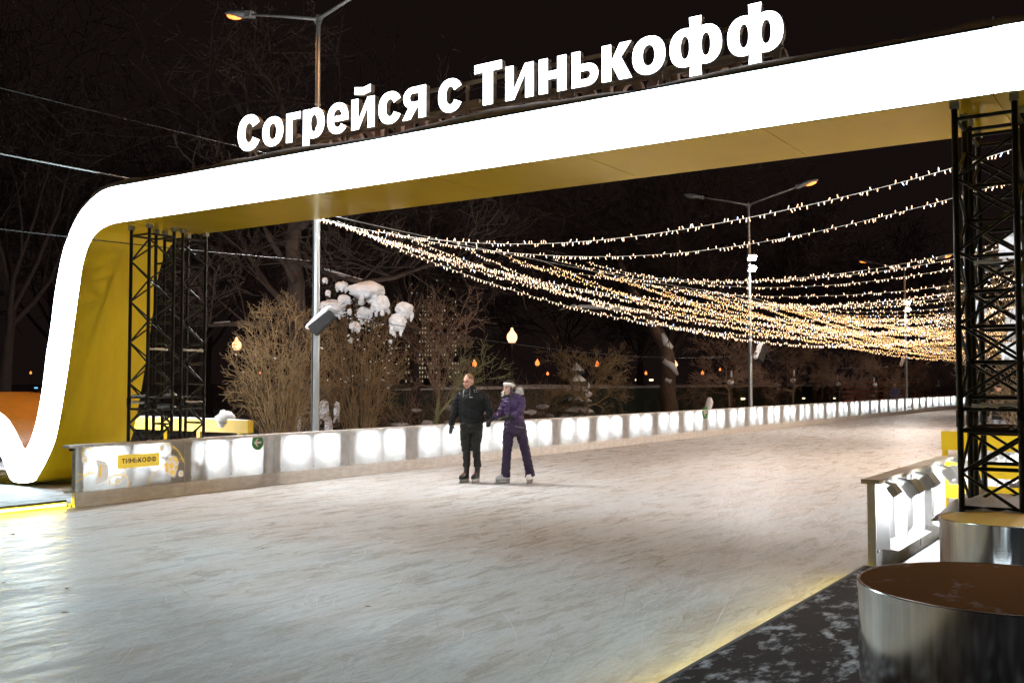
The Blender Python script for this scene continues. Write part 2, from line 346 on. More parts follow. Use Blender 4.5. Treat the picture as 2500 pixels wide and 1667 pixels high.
    def fixn(s):
        bm = bmesh.new(); vs_ = [bm.verts.new(p) for p in s.v]
        for f in s.f:
            try: bm.faces.new([vs_[i] for i in f])
            except ValueError: pass
        bmesh.ops.recalc_face_normals(bm, faces=bm.faces); return bm
    def build(s, name, mats, parent=None, smooth=False, loc=None):
        return link(name, s.mesh(name, mats, smooth), parent, loc)
def link(name, data, parent=None, loc=None):
    o = bpy.data.objects.new(name, data); COL.objects.link(o)
    if loc is not None: o.location = loc
    if parent is not None: o.parent = parent
    return o
def auto_smooth(ob, ang=40):
    me = ob.data
    try:
        me.polygons.foreach_set('use_smooth', [True] * len(me.polygons)); me.set_sharp_from_angle(angle=R(ang))
    except Exception: pass
    return ob
def tag(o, label, cat, group=None):
    o['label'] = label; o['category'] = cat
    if group: o['group'] = group
    return o
def thing(name, label, cat, loc=(0, 0, 0), rz=0.0, group=None):
    o = bpy.data.objects.new(name, None); COL.objects.link(o); o.location = loc; o.rotation_euler = (0, 0, rz)
    o.empty_display_size = 0.2
    return tag(o, label, cat, group)
def kids(o, cache={}):
    return list(o.children)
def dup(root, loc=None, rz=None, label=None, group=None, parent=None, scale=None):
    r = root.copy(); COL.objects.link(r)
    if parent is not None: r.parent = parent
    if loc is not None: r.location = loc
    if rz is not None: r.rotation_euler = (0, 0, rz)
    if scale is not None: r.scale = scale if not isinstance(scale, (int, float)) else (scale,) * 3
    if label: r['label'] = label
    if group: r['group'] = group
    for ch in kids(root): dup(ch, parent=r)
    return r
def struct(name, mb, m, smooth=False):
    o = mb.build(name, m, None, smooth); o['kind'] = 'structure'; return o
def remesh(mb, voxel, smooth=4, wrinkle=0.0, wscale=9.0):
    me = bpy.data.meshes.new('tmp'); bm = mb.fixn(); bm.to_mesh(me); bm.free()
    ob = bpy.data.objects.new('tmp', me); COL.objects.link(ob)
    md = ob.modifiers.new('r', 'REMESH'); md.mode = 'VOXEL'; md.voxel_size = voxel
    sm = ob.modifiers.new('s', 'SMOOTH'); sm.iterations = smooth; sm.factor = 0.5
    dg = bpy.context.evaluated_depsgraph_get(); dg.update()
    out = bpy.data.meshes.new_from_object(ob.evaluated_get(dg))
    bpy.data.objects.remove(ob); bpy.data.meshes.remove(me)
    if wrinkle:
        ns = [v.normal.copy() for v in out.vertices]
        for v, n in zip(out.vertices, ns):
            p = v.co * wscale; p.z *= 1.7
            v.co += n * wrinkle * (noise.noise(p) + 0.5 * noise.noise(p * 2.3))
    out.polygons.foreach_set('use_smooth', [True] * len(out.polygons)); out.materials.clear()
    return out
def remesh_obj(name, mb, voxel, m, parent, smooth=4, wrinkle=0.0, wscale=9.0):
    me = remesh(mb, voxel, smooth, wrinkle, wscale); me.name = name; me.materials.append(m)
    return link(name, me, parent)
def snow_blob(name, c, r, parent, seed, m='snow'):
    mb = MB(); mb.ball(c, r, nu=18, nv=12, bump=0.35, seed=seed)
    return mb.build(name, M[m], parent, True)

# ================================================================== SETTING
XL, XR = -12.74, -2.40            # the two sides of the rink
g = MB(); n_ = 40
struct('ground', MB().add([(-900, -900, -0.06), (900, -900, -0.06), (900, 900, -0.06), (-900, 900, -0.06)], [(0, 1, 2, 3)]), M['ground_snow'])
struct('ice', MB().add([(XL - 0.1, -40, 0), (XR + 0.1, -40, 0), (XR + 0.1, 95, 0), (XL - 0.1, 95, 0)], [(0, 1, 2, 3)]), M['ice'])
# skate cuts: thin curved scratches lying on the ice
ICE = bpy.data.objects['ice']
M['cut_dark'] = mat('dark_skate_cut', (0.36, 0.36, 0.36), 0.5); M['cut_white'] = mat('white_skate_cut', (0.76, 0.77, 0.78), 0.6)
for nm, mk, cnt, sd in (('dark_cuts', 'cut_dark', 900, 71), ('white_cuts', 'cut_white', 1000, 72)):
    rg = random.Random(sd); mb = MB()
    for i in range(cnt):
        y0 = 1.5 + 22 * rg.random() ** 1.6; x0 = rg.uniform(XL + 0.3, XR - 0.3); a = R(90 + rg.gauss(0, 22)); cur = rg.gauss(0, 0.35); Ls = rg.uniform(0.25, 1.9); n = 8; w = rg.uniform(0.0008, 0.0023) * (1 + y0 / 16)
        if rg.random() < 0.12: a = R(rg.uniform(0, 180)); cur = rg.gauss(0, 1.1)
        pts = []; x, y = x0, y0
        for k in range(n + 1):
            pts.append((x, y, a)); x += math.cos(a) * Ls / n; y += math.sin(a) * Ls / n; a += cur * Ls / n
        vs_ = []
        for k, (x, y, a) in enumerate(pts):
            ww = w * math.sin(math.pi * (k + 0.35) / (n + 0.7)); vs_ += [(x - math.sin(a) * ww, y + math.cos(a) * ww, 0.003 if sd == 71 else 0.004), (x + math.sin(a) * ww, y - math.cos(a) * ww, 0.003 if sd == 71 else 0.004)]
        if all(XL + 0.05 < q[0] < XR - 0.02 for q in vs_): mb.add(vs_, [(2 * k, 2 * k + 1, 2 * k + 3, 2 * k + 2) for k in range(n)])
    o = mb.build(nm, M[mk], ICE); o['kind'] = 'stuff'
# raised rubber-covered decks on both sides of the entrance, with a lip over a yellow light line
def deck(name, x0, x1, y0, y1, m, lipx, sgn):
    o = struct(name, MB().box(((x0 + x1) / 2, (y0 + y1) / 2, 0.02), (abs(x1 - x0), y1 - y0, 0.16)), m)
    lp = MB().box((lipx - sgn * 0.012, (y0 + y1) / 2, 0.088), (0.03, y1 - y0, 0.028)); lp.build('edge_lip', M['rubber'], o)
    st = MB().box((lipx - sgn * 0.008, (y0 + y1) / 2, 0.040), (0.016, y1 - y0, 0.030)); st.build('light_strip', M['led'], o)
    return o
deck('deck', XR + 0.03, 16, -40, 9.15, M['mat_snow'], XR + 0.03, 1)
deck('deck', -40, XL - 0.14, -40, 8.05, M['platform_snow'], XL - 0.14, -1)
struct('path', MB().box((XL - 4.1, 13.2, 0.0), (8.0, 10.2, 0.10)), M['platform_snow'])
struct('path', MB().box((XR + 4.2, 14.4, 0.0), (8.0, 10.4, 0.12)), M['snow'])

# ================================================================== GATE
YF, YB = 9.0, 10.38
outer = [(700, 389), (500, 419), (300, 452), (283, 455), (261, 461), (246, 468), (234, 477), (222, 487), (210, 500), (198, 514), (188, 530), (180, 545), (172, 563), (164, 584), (156, 605), (151, 625), (146, 648), (141, 675),
         (135, 710), (130, 746), (126, 780), (120, 823), (113, 866), (107, 919), (99.5, 972), (89.5, 1025), (78, 1065), (68, 1088), (60, 1094), (53, 1087), (43, 1062), (30, 1038), (17, 1020), (0, 1007),
         (-40, 978), (-90, 960), (-140, 958), (-190, 972), (-240, 1010), (-290, 1070), (-330, 1130), (-360, 1178)]
inner = [(700, 490), (500, 513), (300, 542), (290, 543), (277, 546), (264, 550.5), (252, 556.5), (243, 562.5), (234, 571), (226.5, 580.5), (220, 592), (214, 605), (209, 620), (204.5, 636), (200.5, 653), (197.5, 672), (195, 692), (192, 713),
         (187.5, 745), (183, 778), (180, 800), (175.5, 830), (169, 880), (162.5, 923), (154, 976), (146, 1022), (136.5, 1068), (126, 1098), (110, 1132), (95, 1158), (80, 1175.5), (33, 1175.5), (16, 1148), (0, 1108),
         (-35, 1065), (-75, 1042), (-110, 1036), (-140, 1044), (-172, 1070), (-205, 1108), (-232, 1145), (-255, 1178)]
ZT, ZB = 4.642, 4.09
def plane_pts(lst):
    out = []
    for (u, v) in lst:
        p = on_y(u, v, YF); out.append((p.x, p.z))
    return out
po, pi = plane_pts(outer)[2:], plane_pts(inner)[2:]
ZT, ZB = po[0][1], pi[0][1]
XSL = po[0][0]; SEAM = 1.97; XSR = XSL + 6 * SEAM; XM = (XSL + XSR) / 2
zmin = 0.10
po = [(x, max(z, zmin)) for x, z in po]; pi = [(x, max(z, zmin)) for x, z in pi]
gate = thing('entrance_gate', 'long white lit gate ribbon with yellow underside arching over the rink entrance', 'gate', (XM, YF, 0))
def strip(mb, a, b, y0, y1, mi=0):          # quads between two xz polylines at two depths
    for i in range(len(a) - 1):
        mb.add([(a[i][0] - XM, y0 - YF, a[i][1]), (a[i + 1][0] - XM, y0 - YF, a[i + 1][1]), (b[i + 1][0] - XM, y1 - YF, b[i + 1][1]), (b[i][0] - XM, y1 - YF, b[i][1])], [(0, 1, 2, 3)], mi)
    return mb
def refine(l, k=3):                          # smooth polyline
    out = []
    n = len(l)
    for i in range(n - 1):
        p0, p1, p2, p3 = l[max(i - 1, 0)], l[i], l[i + 1], l[min(i + 2, n - 1)]
        for j in range(k):
            t = j / k
            out.append(tuple(0.5 * (2 * p1[q] + (p2[q] - p0[q]) * t + (2 * p0[q] - 5 * p1[q] + 4 * p2[q] - p3[q]) * t * t + (3 * p1[q] - p0[q] - 3 * p2[q] + p3[q]) * t ** 3) for q in (0, 1)))
    out.append(l[-1]); return out
po, pi = refine(po), refine(pi)
po = [(x, max(z, zmin)) for x, z in po]; pi = [(x, max(z, zmin)) for x, z in pi]
mir = lambda l: [(2 * XM - x, z) for x, z in l]
PY = [0, .006, .02, .06, .2, .5, .8, .94, .98, .994, 1]; PH = [0, .05, .085, .105, .115, .12, .115, .105, .085, .05, 0]
IN = 0.012                                   # lit faces sit just inside the skins
for side, (o_, i_) in enumerate(((po, pi), (mir(po), mir(pi)))):
    cut = int(len(o_) * 0.45)
    for a0, a1 in ((0, cut), (cut, len(o_) - 1)):
        f = strip(MB(), o_[a0:a1 + 1], i_[a0:a1 + 1], YF, YF); f.build('lit_face', M['white_lit'], gate)
        f = strip(MB(), o_[a0:a1 + 1], i_[a0:a1 + 1], YB, YB); f.build('lit_face', M['white_lit_back'], gate)
    for yc in (YF + 0.02, YB - 0.02): strip(MB(), o_, i_, yc, yc).build('light_stop', M['lip_trim'], gate)  # opaque sheets added to block light inside the hollow gate
    s_ = strip(MB(), i_, i_, YF, YB); auto_smooth(s_.build('inner_skin', M['yellow_leg'], gate), 60)
    k0 = int(len(o_) * 0.40)
    rows_ = []
    for j in range(11):
        row = []
        for i in range(k0 + 1):
            a, b = Vector(o_[max(i - 1, 0)]), Vector(o_[i + 1]); d = (b - a).normalized(); nn = Vector((d.y, -d.x)) * (1 if side == 0 else -1)
            bul = -0.002 + PH[j] * max(0.0, 1 - (i / k0) ** 2.5) * (0.95 + 0.25 * noise.noise(Vector((i * .35, 3, 0))))
            row.append((o_[i][0] + nn.x * bul, o_[i][1] + nn.y * bul))
        rows_.append(row)
    s_ = MB()
    for j in range(10): strip(s_, rows_[j], rows_[j + 1], YF - 0.004 + (YB - YF + 0.008) * PY[j], YF - 0.004 + (YB - YF + 0.008) * PY[j + 1])
    s_.build('top_cover', M['top_cover'], gate, True)
    s_ = strip(MB(), o_[k0:], o_[k0:], YF, YB); auto_smooth(s_.build('outer_skin', M['sodium_lit_top'], gate), 60)
for k in range(6):                           # straight beam: one panel between two seams
    x0, x1 = XSL + k * SEAM + 0.004 - XM, XSL + (k + 1) * SEAM - 0.004 - XM
    gp = 0.004
    MB().add([(x0, 0, ZB), (x1, 0, ZB), (x1, 0, ZT), (x0, 0, ZT)], [(0, 1, 2, 3)]).build('lit_face', M['white_lit'], gate)
    MB().add([(x0, YB - YF, ZB), (x0, YB - YF, ZT), (x1, YB - YF, ZT), (x1, YB - YF, ZB)], [(0, 1, 2, 3)]).build('lit_face', M['white_lit_back'], gate)
    MB().box(((x0 + x1) / 2, (YB - YF) / 2, ZB - 0.006), (x1 - x0, YB - YF + 0.012, 0.012)).build('soffit_panel', M['yellow_skin'], gate)
    # top membrane, slightly slack
    mb = MB(); nx, ny = 24, 10; vs_ = []
    for i in range(nx + 1):
        for j in range(ny + 1):
            x = x0 - 0.004 + (x1 - x0 + 0.008) * i / nx; y = -0.004 + (YB - YF + 0.008) * PY[j]
            vs_.append((x, y, ZT - 0.002 + PH[j] * (0.85 + 0.75 * noise.noise(Vector((x * 0.55, y * .3, 0))) + 0.25 * noise.noise(Vector((x * 2.1, y * 2, 5))))))
    mb.add(vs_, [(i * (ny + 1) + j, (i + 1) * (ny + 1) + j, (i + 1) * (ny + 1) + j + 1, i * (ny + 1) + j + 1) for i in range(nx) for j in range(ny)])
    mb.build('top_cover', M['top_cover'], gate, True)
MB().box((0, (YB - YF) / 2, ZB + 0.012), (6 * SEAM + 0.1, YB - YF - 0.02, 0.016)).build('seam_light_stop', M['lip_trim'], gate)  # dark slab added to stop light leaking through the soffit seams
for yy in (0.02, YB - YF - 0.02): MB().add([(-3 * SEAM, yy, ZB), (3 * SEAM, yy, ZB), (3 * SEAM, yy, ZT), (-3 * SEAM, yy, ZT)], [(0, 1, 2, 3)]).build('light_stop', M['lip_trim'], gate)  # same added light-blocking sheets along the straight beam
for yy in (-0.006, YB - YF + 0.006):
    MB().box((0, yy, ZT + 0.004), (6 * SEAM, 0.014, 0.018)).build('edge_trim', M['lip_trim'], gate)

for xj in (XSL, XSL + 4 * SEAM, XSR):
    MB().box((xj - XM, -0.003, (ZT + ZB) / 2), (0.010, 0.006, ZT - ZB)).build('joint_strip', M['galv_dull'], gate)
# ================================================================== LETTERS
def arc_ring(mb, o, ax, ay, az, cx, cy_, rx, ry, sx, sy, a0, a1, mi, ms, n=28):
    full = abs(a1 - a0 - 360) < 1e-6
    po_, pi_ = [], []
    for k in range(n + 1):
        a = R(a0 + (a1 - a0) * k / n); c, s = math.cos(a), math.sin(a)
        pw = 0.91                                                     # squarer than an ellipse
        c2, s2 = math.copysign(abs(c) ** pw, c), math.copysign(abs(s) ** pw, s)
        po_.append((cx + rx * c2, cy_ + ry * s2)); pi_.append((cx + (rx - sx) * c2, cy_ + (ry - sy) * s2))
    O, AX, AY, AZ = Vector(o), Vector(ax), Vector(ay), Vector(az)
    P = lambda q: O + AX * q[0] + AY * q[1]
    for k in range(n):
        a, b, c, d = P(po_[k]), P(po_[k + 1]), P(pi_[k + 1]), P(pi_[k])
        mb.add([a, b, c, d], [(0, 1, 2, 3)], mi); mb.add([a + AZ, b + AZ, c + AZ, d + AZ], [(3, 2, 1, 0)], ms)
        mb.add([a, b, b + AZ, a + AZ], [(0, 3, 2, 1)], ms); mb.add([d, c, c + AZ, d + AZ], [(0, 1, 2, 3)], ms)
    if not full:
        for k in (0, n):
            a, d = P(po_[k]), P(pi_[k]); mb.add([a, d, d + AZ, a + AZ], [(0, 1, 2, 3)], ms)
def glyph(ch, w, h, o, ax, ay, az, mi=0, ms=1, sw=0.325, sh=0.235):
    """front face at o, extruded along az; w, h metres of the x-height (or cap) box"""
    mb = MB(); s, t = sw * w, sh * h
    o, ax, ay, az = Vector(o), Vector(ax), Vector(ay), Vector(az); cnt = [0]
    eps = az.normalized() * 0.0012 * (1 if az.length > 0.02 else 0.12)
    def P(poly):
        mb.prism(poly, o + eps * cnt[0], ax, ay, az, mi, ms); cnt[0] += 1
    def Q(cx, cy_, rx, ry, sx, sy, a0=0, a1=360):
        arc_ring(mb, o + eps * cnt[0], ax, ay, az, cx, cy_, rx, ry, sx, sy, a0, a1, mi, ms); cnt[0] += 1
    rect = lambda x0, y0, x1, y1: P([(x0, y0), (x1, y0), (x1, y1), (x0, y1)])
    if ch in 'оО': Q(w / 2, h / 2, w / 2, h / 2 * 1.03, s * 0.98, t)
    elif ch in 'сС': Q(w / 2, h / 2, w / 2, h / 2 * 1.03, s, t, 28, 332)
    elif ch == 'г': rect(0, 0, s * 1.35, h); rect(0, h - t, w, h)
    elif ch == 'р': rect(0, -h * 0.30, s * 0.95, h); Q(w * 0.52, h / 2, w * 0.48, h / 2 * 1.02, s, t * 0.95)
    elif ch == 'е': Q(w / 2, h / 2, w / 2, h / 2 * 1.03, s * 0.92, t * 0.92, 0, 322); rect(s * 0.5, h * 0.40, w * 0.99, h * 0.58)
    elif ch in 'ийИ':
        rect(0, 0, s * 0.9, h); rect(w - s * 0.9, 0, w, h); P([(s * 0.4, 0), (s * 0.95, 0), (w - s * 0.4, h), (w - s * 0.95, h)])
        if ch == 'й': P([(w * 0.12, h * 1.16), (w * 0.5, h * 1.10), (w * 0.82, h * 1.16), (w * 0.82, h * 1.40), (w * 0.5, h * 1.34), (w * 0.12, h * 1.40)][:6])
    elif ch == 'я':
        rect(w - s * 0.95, 0, w, h); Q(w * 0.47, h * 0.67, w * 0.44, h * 0.33, s * 0.85, t * 0.8, 85, 275)
        rect(w * 0.47, h * 0.34, w * 0.7, h * 0.53); rect(w * 0.47, h * 0.80, w * 0.7, h)
        P([(-w * 0.02, 0), (s * 1.0, 0), (w * 0.66, h * 0.40), (w * 0.26, h * 0.40)])
    elif ch in 'тТ': rect(w / 2 - s * 0.55, 0, w / 2 + s * 0.55, h - t * 0.5); rect(0, h - t * 0.88, w, h)
    elif ch in 'нН': rect(0, 0, s, h); rect(w - s, 0, w, h); rect(s * 0.5, h * 0.39, w - s * 0.5, h * 0.62)
    elif ch in 'ьЬ':
        rect(0, 0, s, h); Q(w * 0.55, h * 0.315, w * 0.45, h * 0.315, s * 0.9, t * 0.85, -90, 90)
        rect(s * 0.5, 0, w * 0.56, t * 0.85); rect(s * 0.5, h * 0.63 - t * 0.85, w * 0.56, h * 0.63)
    elif ch in 'кК':
        rect(0, 0, s * 0.95, h); P([(s * 0.8, h * 0.44), (s * 1.25, h * 0.34), (w * 0.98, h), (w * 0.60, h)]); P([(s * 0.8, h * 0.56), (w * 0.58, 0), (w, 0), (w * 0.62, h * 0.64), (s * 1.1, h * 0.62)])
    elif ch in 'фФ':
        k = 0.27 if ch == 'ф' else 0.06
        Q(w * 0.30, h / 2, w * 0.30, h / 2 * (1.02 if ch == 'ф' else 0.84), s * 0.66, t * 0.9); Q(w * 0.70, h / 2, w * 0.30, h / 2 * (1.02 if ch == 'ф' else 0.84), s * 0.66, t * 0.9)
        f = s * 0.36
        P([(w / 2 - f, -h * k), (w / 2 + f, -h * k), (w / 2 + f * .8, h * 0.2), (w / 2 + f * .8, h * 0.8), (w / 2 + f, h * (1 + k)), (w / 2 - f, h * (1 + k)), (w / 2 - f * .8, h * 0.8), (w / 2 - f * .8, h * 0.2)])
    elif ch == 'W':
        q = w / 4
        for i, (a, b) in enumerate(((0, 1), (2, 1), (2, 3), (4, 3))): P([(a * q - s * .3, h), (b * q - s * .3, 0), (b * q + s * .4, 0), (a * q + s * .4, h)])
    elif ch == 'E': rect(0, 0, s, h); [rect(0, y, w, y + t * 0.8) for y in (0, h * 0.42, h - t * 0.8)]
    return mb
YLF = 9.10                                  # front faces of the letters
spans = [('С', 581, 638), ('о', 641, 693), ('г', 699, 735), ('р', 740, 793.5), ('е', 799, 852), ('й', 858, 916), ('с', 924, 982.5), ('я', 983, 1041.5), ('с', 1069.7, 1131.5), ('Т', 1158, 1227),
         ('и', 1234, 1305), ('н', 1316, 1385), ('ь', 1396, 1463), ('к', 1470, 1546), ('о', 1544.5, 1628), ('ф', 1636, 1767), ('ф', 1777.5, 1918)]
base_z = sum(on_y(u, v, YLF).z for u, v in ((1042, 283), (1192, 257), (1385, 221), (1546, 187))) / 4
xh = 0.385; cap = 0.480
def make_sign(name, label, front):
    xs = [(c, on_y(a, 300, YLF).x, on_y(b, 300, YLF).x) for c, a, b in spans]
    x0, x1 = xs[0][1], xs[-1][2]; xm = (x0 + x1) / 2
    t = thing(name, label, 'sign', (xm, YLF, 0), 0)
    for c, a, b in xs:
        hgt = cap if c in 'СТ' else xh
        # glyph drawn facing -y
        mb = glyph(c, b - a - 0.012, hgt, (a - xm, 0, base_z), (1, 0, 0), (0, 0, 1), (0, 0.075, 0))
        mb.build('letter', [M['letter_lit'], M['letter_side']], t)
        back = MB().box(((a + b) / 2 - xm, 0.079, base_z + hgt * 0.5), ((b - a) * 0.2, 0.004, hgt * 0.9)) if 0 else None
    for zz in (base_z + 0.05, base_z + 0.33):
        MB().box((0, 0.100, zz), (x1 - x0 - 0.1, 0.03, 0.04)).build('rail', M['letter_side'], t)
    for k in range(7):
        x = x0 + 0.10 + (x1 - x0 - 0.2) * k / 6 - xm
        MB().box((x, 0.131, (ZT + base_z + 0.36) / 2), (0.03, 0.03, base_z + 0.36 - ZT)).build('post', M['letter_side'], t)
        MB().tube([(x, 0.14, base_z + 0.1), (x + 0.02, 0.42, ZT + 0.01)], 0.013, 5).build('brace', M['letter_side'], t)
    return t, xm
sign, sxm = make_sign('letter_sign', 'tall white glowing Cyrillic letters facing the camera on top of the gate', True)
back = thing('letter_sign', 'second row of letters on the gate seen reversed from their dark backs', 'sign', (sxm, YB - 0.10, 0.0), math.pi)
back_shift = 0.0
for ch in kids(sign):
    c = ch.copy(); COL.objects.link(c); c.parent = back
    if ch.name.startswith('letter'):
        me = ch.data.copy(); me.materials[1] = M['letter_back']; c.data = me
back.location.x = on_y(1912, 150, YB - 0.1).x - 3.74

# ================================================================== TRUSS TOWERS
bar_me = MB().tube([(0, 0, 0), (0, 0, 1)], 1.0, 8).mesh('bar', M['black_steel'], True)
try: bar_me.set_sharp_from_angle(angle=R(50))
except Exception: pass
def bar(name, a, b, r, parent):
    a, b = Vector(a), Vector(b); d = b - a
    o = bpy.data.objects.new(name, bar_me); COL.objects.link(o); o.parent = parent; o.location = a
    o.rotation_euler = d.to_track_quat('Z', 'Y').to_euler(); o.scale = (r, r, d.length); return o
def truss(label, x, y, z0, w=0.46, rung_face=True, snow=True, seed=1):
    t = thing('truss_tower', label, 'truss', (x, y, z0), 0, 'black truss towers carrying the gate')
    H = ZB - 0.055 - z0; c = [(0, 0), (w, 0), (w, w), (0, w)]
    for (px, py) in c:
        bar('leg', (px, py, 0), (px, py, H), 0.026, t)
        MB().box((px, py, H + 0.016), (0.07, 0.07, 0.065)).build('cap', M['galv_dull'], t)
        for zc in (1.42 - z0,): MB().lathe([(0.033, -0.07), (0.033, 0.07)], (px, py, zc), 10).build('coupler', M['black_steel'], t, True)
    bay = 0.31; nb = int((H - 0.12) / bay)
    for fi in range(4):
        (ax, ay), (bx, by) = c[fi], c[(fi + 1) % 4]
        for k in range(nb):
            za, zb = 0.06 + k * bay, 0.06 + (k + 1) * bay
            if abs((za + zb) / 2 - (1.42 - z0)) < 0.12: continue
            if (k + fi) % 2: bar('brace', (ax, ay, za), (bx, by, zb), 0.0135, t)
            else: bar('brace', (bx, by, za), (ax, ay, zb), 0.0135, t)
        zs = [H - 0.10, 1.50 - z0, 1.32 - z0, 0.08] + ([0.06 + k * bay for k in range(1, nb, 1)] if fi == 2 and rung_face else [])
        for z in zs: bar('rung', (ax, ay, z), (bx, by, z), 0.017, t)
    if snow:
        rg = random.Random(seed)
        for z in (1.50 - z0, 1.32 - z0, 0.68, 1.3, 2.1):
            fi = rg.choice((0, 1, 2)); (ax, ay), (bx, by) = c[fi], c[(fi + 1) % 4]
            mb = MB(); n = 7; f0, f1 = rg.uniform(0.05, 0.3), rg.uniform(0.6, 0.95)
            pts = [Vector((ax + (bx - ax) * (f0 + (f1 - f0) * k / n), ay + (by - ay) * (f0 + (f1 - f0) * k / n), z + 0.024 + rg.uniform(-.004, .006))) for k in range(n + 1)]
            mb.tube(pts, [(0.017 + rg.uniform(0, .007), 0.012 + rg.uniform(0, .014)) for _ in pts], 8); mb.build('snow', M['snow'], t, True)
    return t
pl = on_y(321.5, 545, 9.30); pr = on_y(2330, 262, 9.06)
truss('black truss tower beside the printed barrier, at the front edge of the gate underside', pl.x, 9.30, 0.10, 0.44, seed=1)
truss('black truss tower beside the printed barrier, at the rear edge of the gate underside', pl.x, 9.90, 0.10, 0.44, seed=2)
truss('black truss tower on a snow heap behind the metal drum, at the gate front edge', pr.x, 9.06, 0.60, seed=3)
truss('black truss tower on a snow heap behind the metal drum, at the gate rear edge', pr.x, 9.76, 0.60, seed=4)
bl = thing('ballast_block', 'grey ballast slab stack under the truss towers, heaped with snow', 'ballast', (pr.x + 0.24, 9.65, 0))
for k in range(4): MB().box((0, 0, 0.13 + k * 0.125), (0.72, 1.25, 0.12)).build('slab', M['grey_boot'], bl)
def heap(name, c, sx, sy, sz, parent, m, seed, n=26):
    mb = MB(); vs_ = []
    for i in range(n + 1):
        for j in range(n + 1):
            x, y = -1 + 2 * i / n, -1 + 2 * j / n; e = max(0, 1 - max(abs(x), abs(y)) ** 6)
            z = e * (0.55 + 0.45 * noise.noise(Vector((x * 1.6 + seed, y * 1.6, seed))) + 0.22 * noise.noise(Vector((x * 4, y * 4 + seed, 1))))
            vs_.append((c[0] + x * sx * (1 + 0.05 * noise.noise(Vector((y * 3, seed, 0)))), c[1] + y * sy, c[2] + max(0, z) * sz))
    mb.add(vs_, [(i * (n + 1) + j, (i + 1) * (n + 1) + j, (i + 1) * (n + 1) + j + 1, i * (n + 1) + j + 1) for i in range(n) for j in range(n)])
    return mb.build(name, M[m], parent, True)
heap('snow', (0, 0, 0.565), 0.46, 0.72, 0.26, bl, 'snow', 3)
bl2 = thing('ballast_block', 'black ballast slab with snow on top under the towers beside the printed barrier', 'ballast', (pl.x + 0.10, 9.82, 0))
for k in range(2): MB().box((0, 0, 0.12 + k * 0.155), (0.75, 1.15, 0.15)).build('slab', M['rubber'], bl2)
heap('snow', (0.0, -0.1, 0.34), 0.36, 0.45, 0.10, bl2, 'snow', 5)

# ================================================================== BARRIERS
SEC, HB = 1.83, 0.86
def make_barrier():
    t = thing('barrier_section', '', 'barrier')
    # local: x along the barrier (0..SEC), y = 0 face on the ice side, +y behind it
    MB().box((SEC / 2, 0.03, 0.10), (SEC - 0.004, 0.06, 0.20)).build('kick_board', M['plastic'], t)
    rl = MB().box((SEC / 2, 0.045, HB - 0.02), (SEC - 0.002, 0.15, 0.04)).build('top_rail', M['rail'], t)
    for x0, x1 in ((0.004, 0.888), (0.892, 1.578), (1.582, SEC - 0.004)):
        MB().add([(x0, 0.010, 0.205), (x1, 0.010, 0.205), (x1, 0.010, 0.825), (x0, 0.010, 0.825)], [(0, 1, 2, 3)]).build('pane', M['frosted'], t)
    for x in (0.115, 0.89, 1.58):
        MB().box((x, 0.075, 0.52), (0.034, 0.115, 0.63)).build('post', M['post_white'], t)
    MB().box((SEC - 0.012, 0.004, 0.515), (0.012, 0.010, 0.61)).build('joint_strip', M['rail'], t)
    rs_ = random.Random(5); mb = MB(); n = 36; pv = None
    for i in range(n + 1):
        x = 0.13 + 1.44 * i / n; hgt = 0.03 + 0.05 * noise.noise(Vector((x * 3.1, 4, 0))) + 0.025 * noise.noise(Vector((x * 11, 1, 0)))
        c_ = [(x, 0.030, 0.20), (x, 0.034, 0.21 + max(0.01, hgt)), (x, 0.20, 0.20)]
        if pv: mb.add(pv + c_, [(0, 3, 4, 1), (1, 4, 5, 2)])
        pv = c_
    mb.build('snow', M['snow_dirty'], t, True)
    for x in (0.02, SEC - 0.06):
        MB().box((x, 0.05, 0.215), (0.05, 0.05, 0.03)).build('bracket', M['galv_dull'], t)
    for x in (0.115, 0.89, 1.58):
        for z in (0.26, 0.77): MB().ball((x, 0.004, z), (0.011, 0.006, 0.011), nu=8, nv=5).build('bolt', M['galv_dull'], t, True)
    for x in (0.50, 1.235):
        rot = Matrix.Rotation(R(38), 3, 'X')
        hs = MB().box((x, 0.275, HB - 0.110), (0.24, 0.085, 0.13), rot)
        h = auto_smooth(hs.build('floodlight', M['lamp_grey'], t))
        c = Vector((x, 0.275, HB - 0.110)) + rot @ Vector((0, -0.045, 0))
        MB().box(c, (0.22, 0.004, 0.11), rot).build('lens', M['pane_lamp'], h)
        MB().tube([(x, 0.275, HB - 0.06), (x, 0.10, HB - 0.03)], 0.012, 6).build('arm', M['galv_dull'], h)
        for sx in (-.122, .122):
            MB().box(Vector((x + sx, 0.275, HB - 0.110)) + rot @ Vector((0, -0.02, 0)), (0.003, 0.10, 0.14), rot).build('shade', M['lamp_grey'], h)
    return t
ONES = 'first second third fourth fifth sixth seventh eighth ninth tenth eleventh twelfth thirteenth fourteenth fifteenth sixteenth seventeenth eighteenth nineteenth'.split()
def nth(k):
    if k < 20: return ONES[k - 1]
    t_, u_ = divmod(k, 10)
    return {2: 'twentieth', 3: 'thirtieth'}[t_] if u_ == 0 else {2: 'twenty', 3: 'thirty'}[t_] + '-' + ONES[u_ - 1]
def fix_label(t, l, g): t['label'] = l; t['group'] = g
proto = make_barrier()
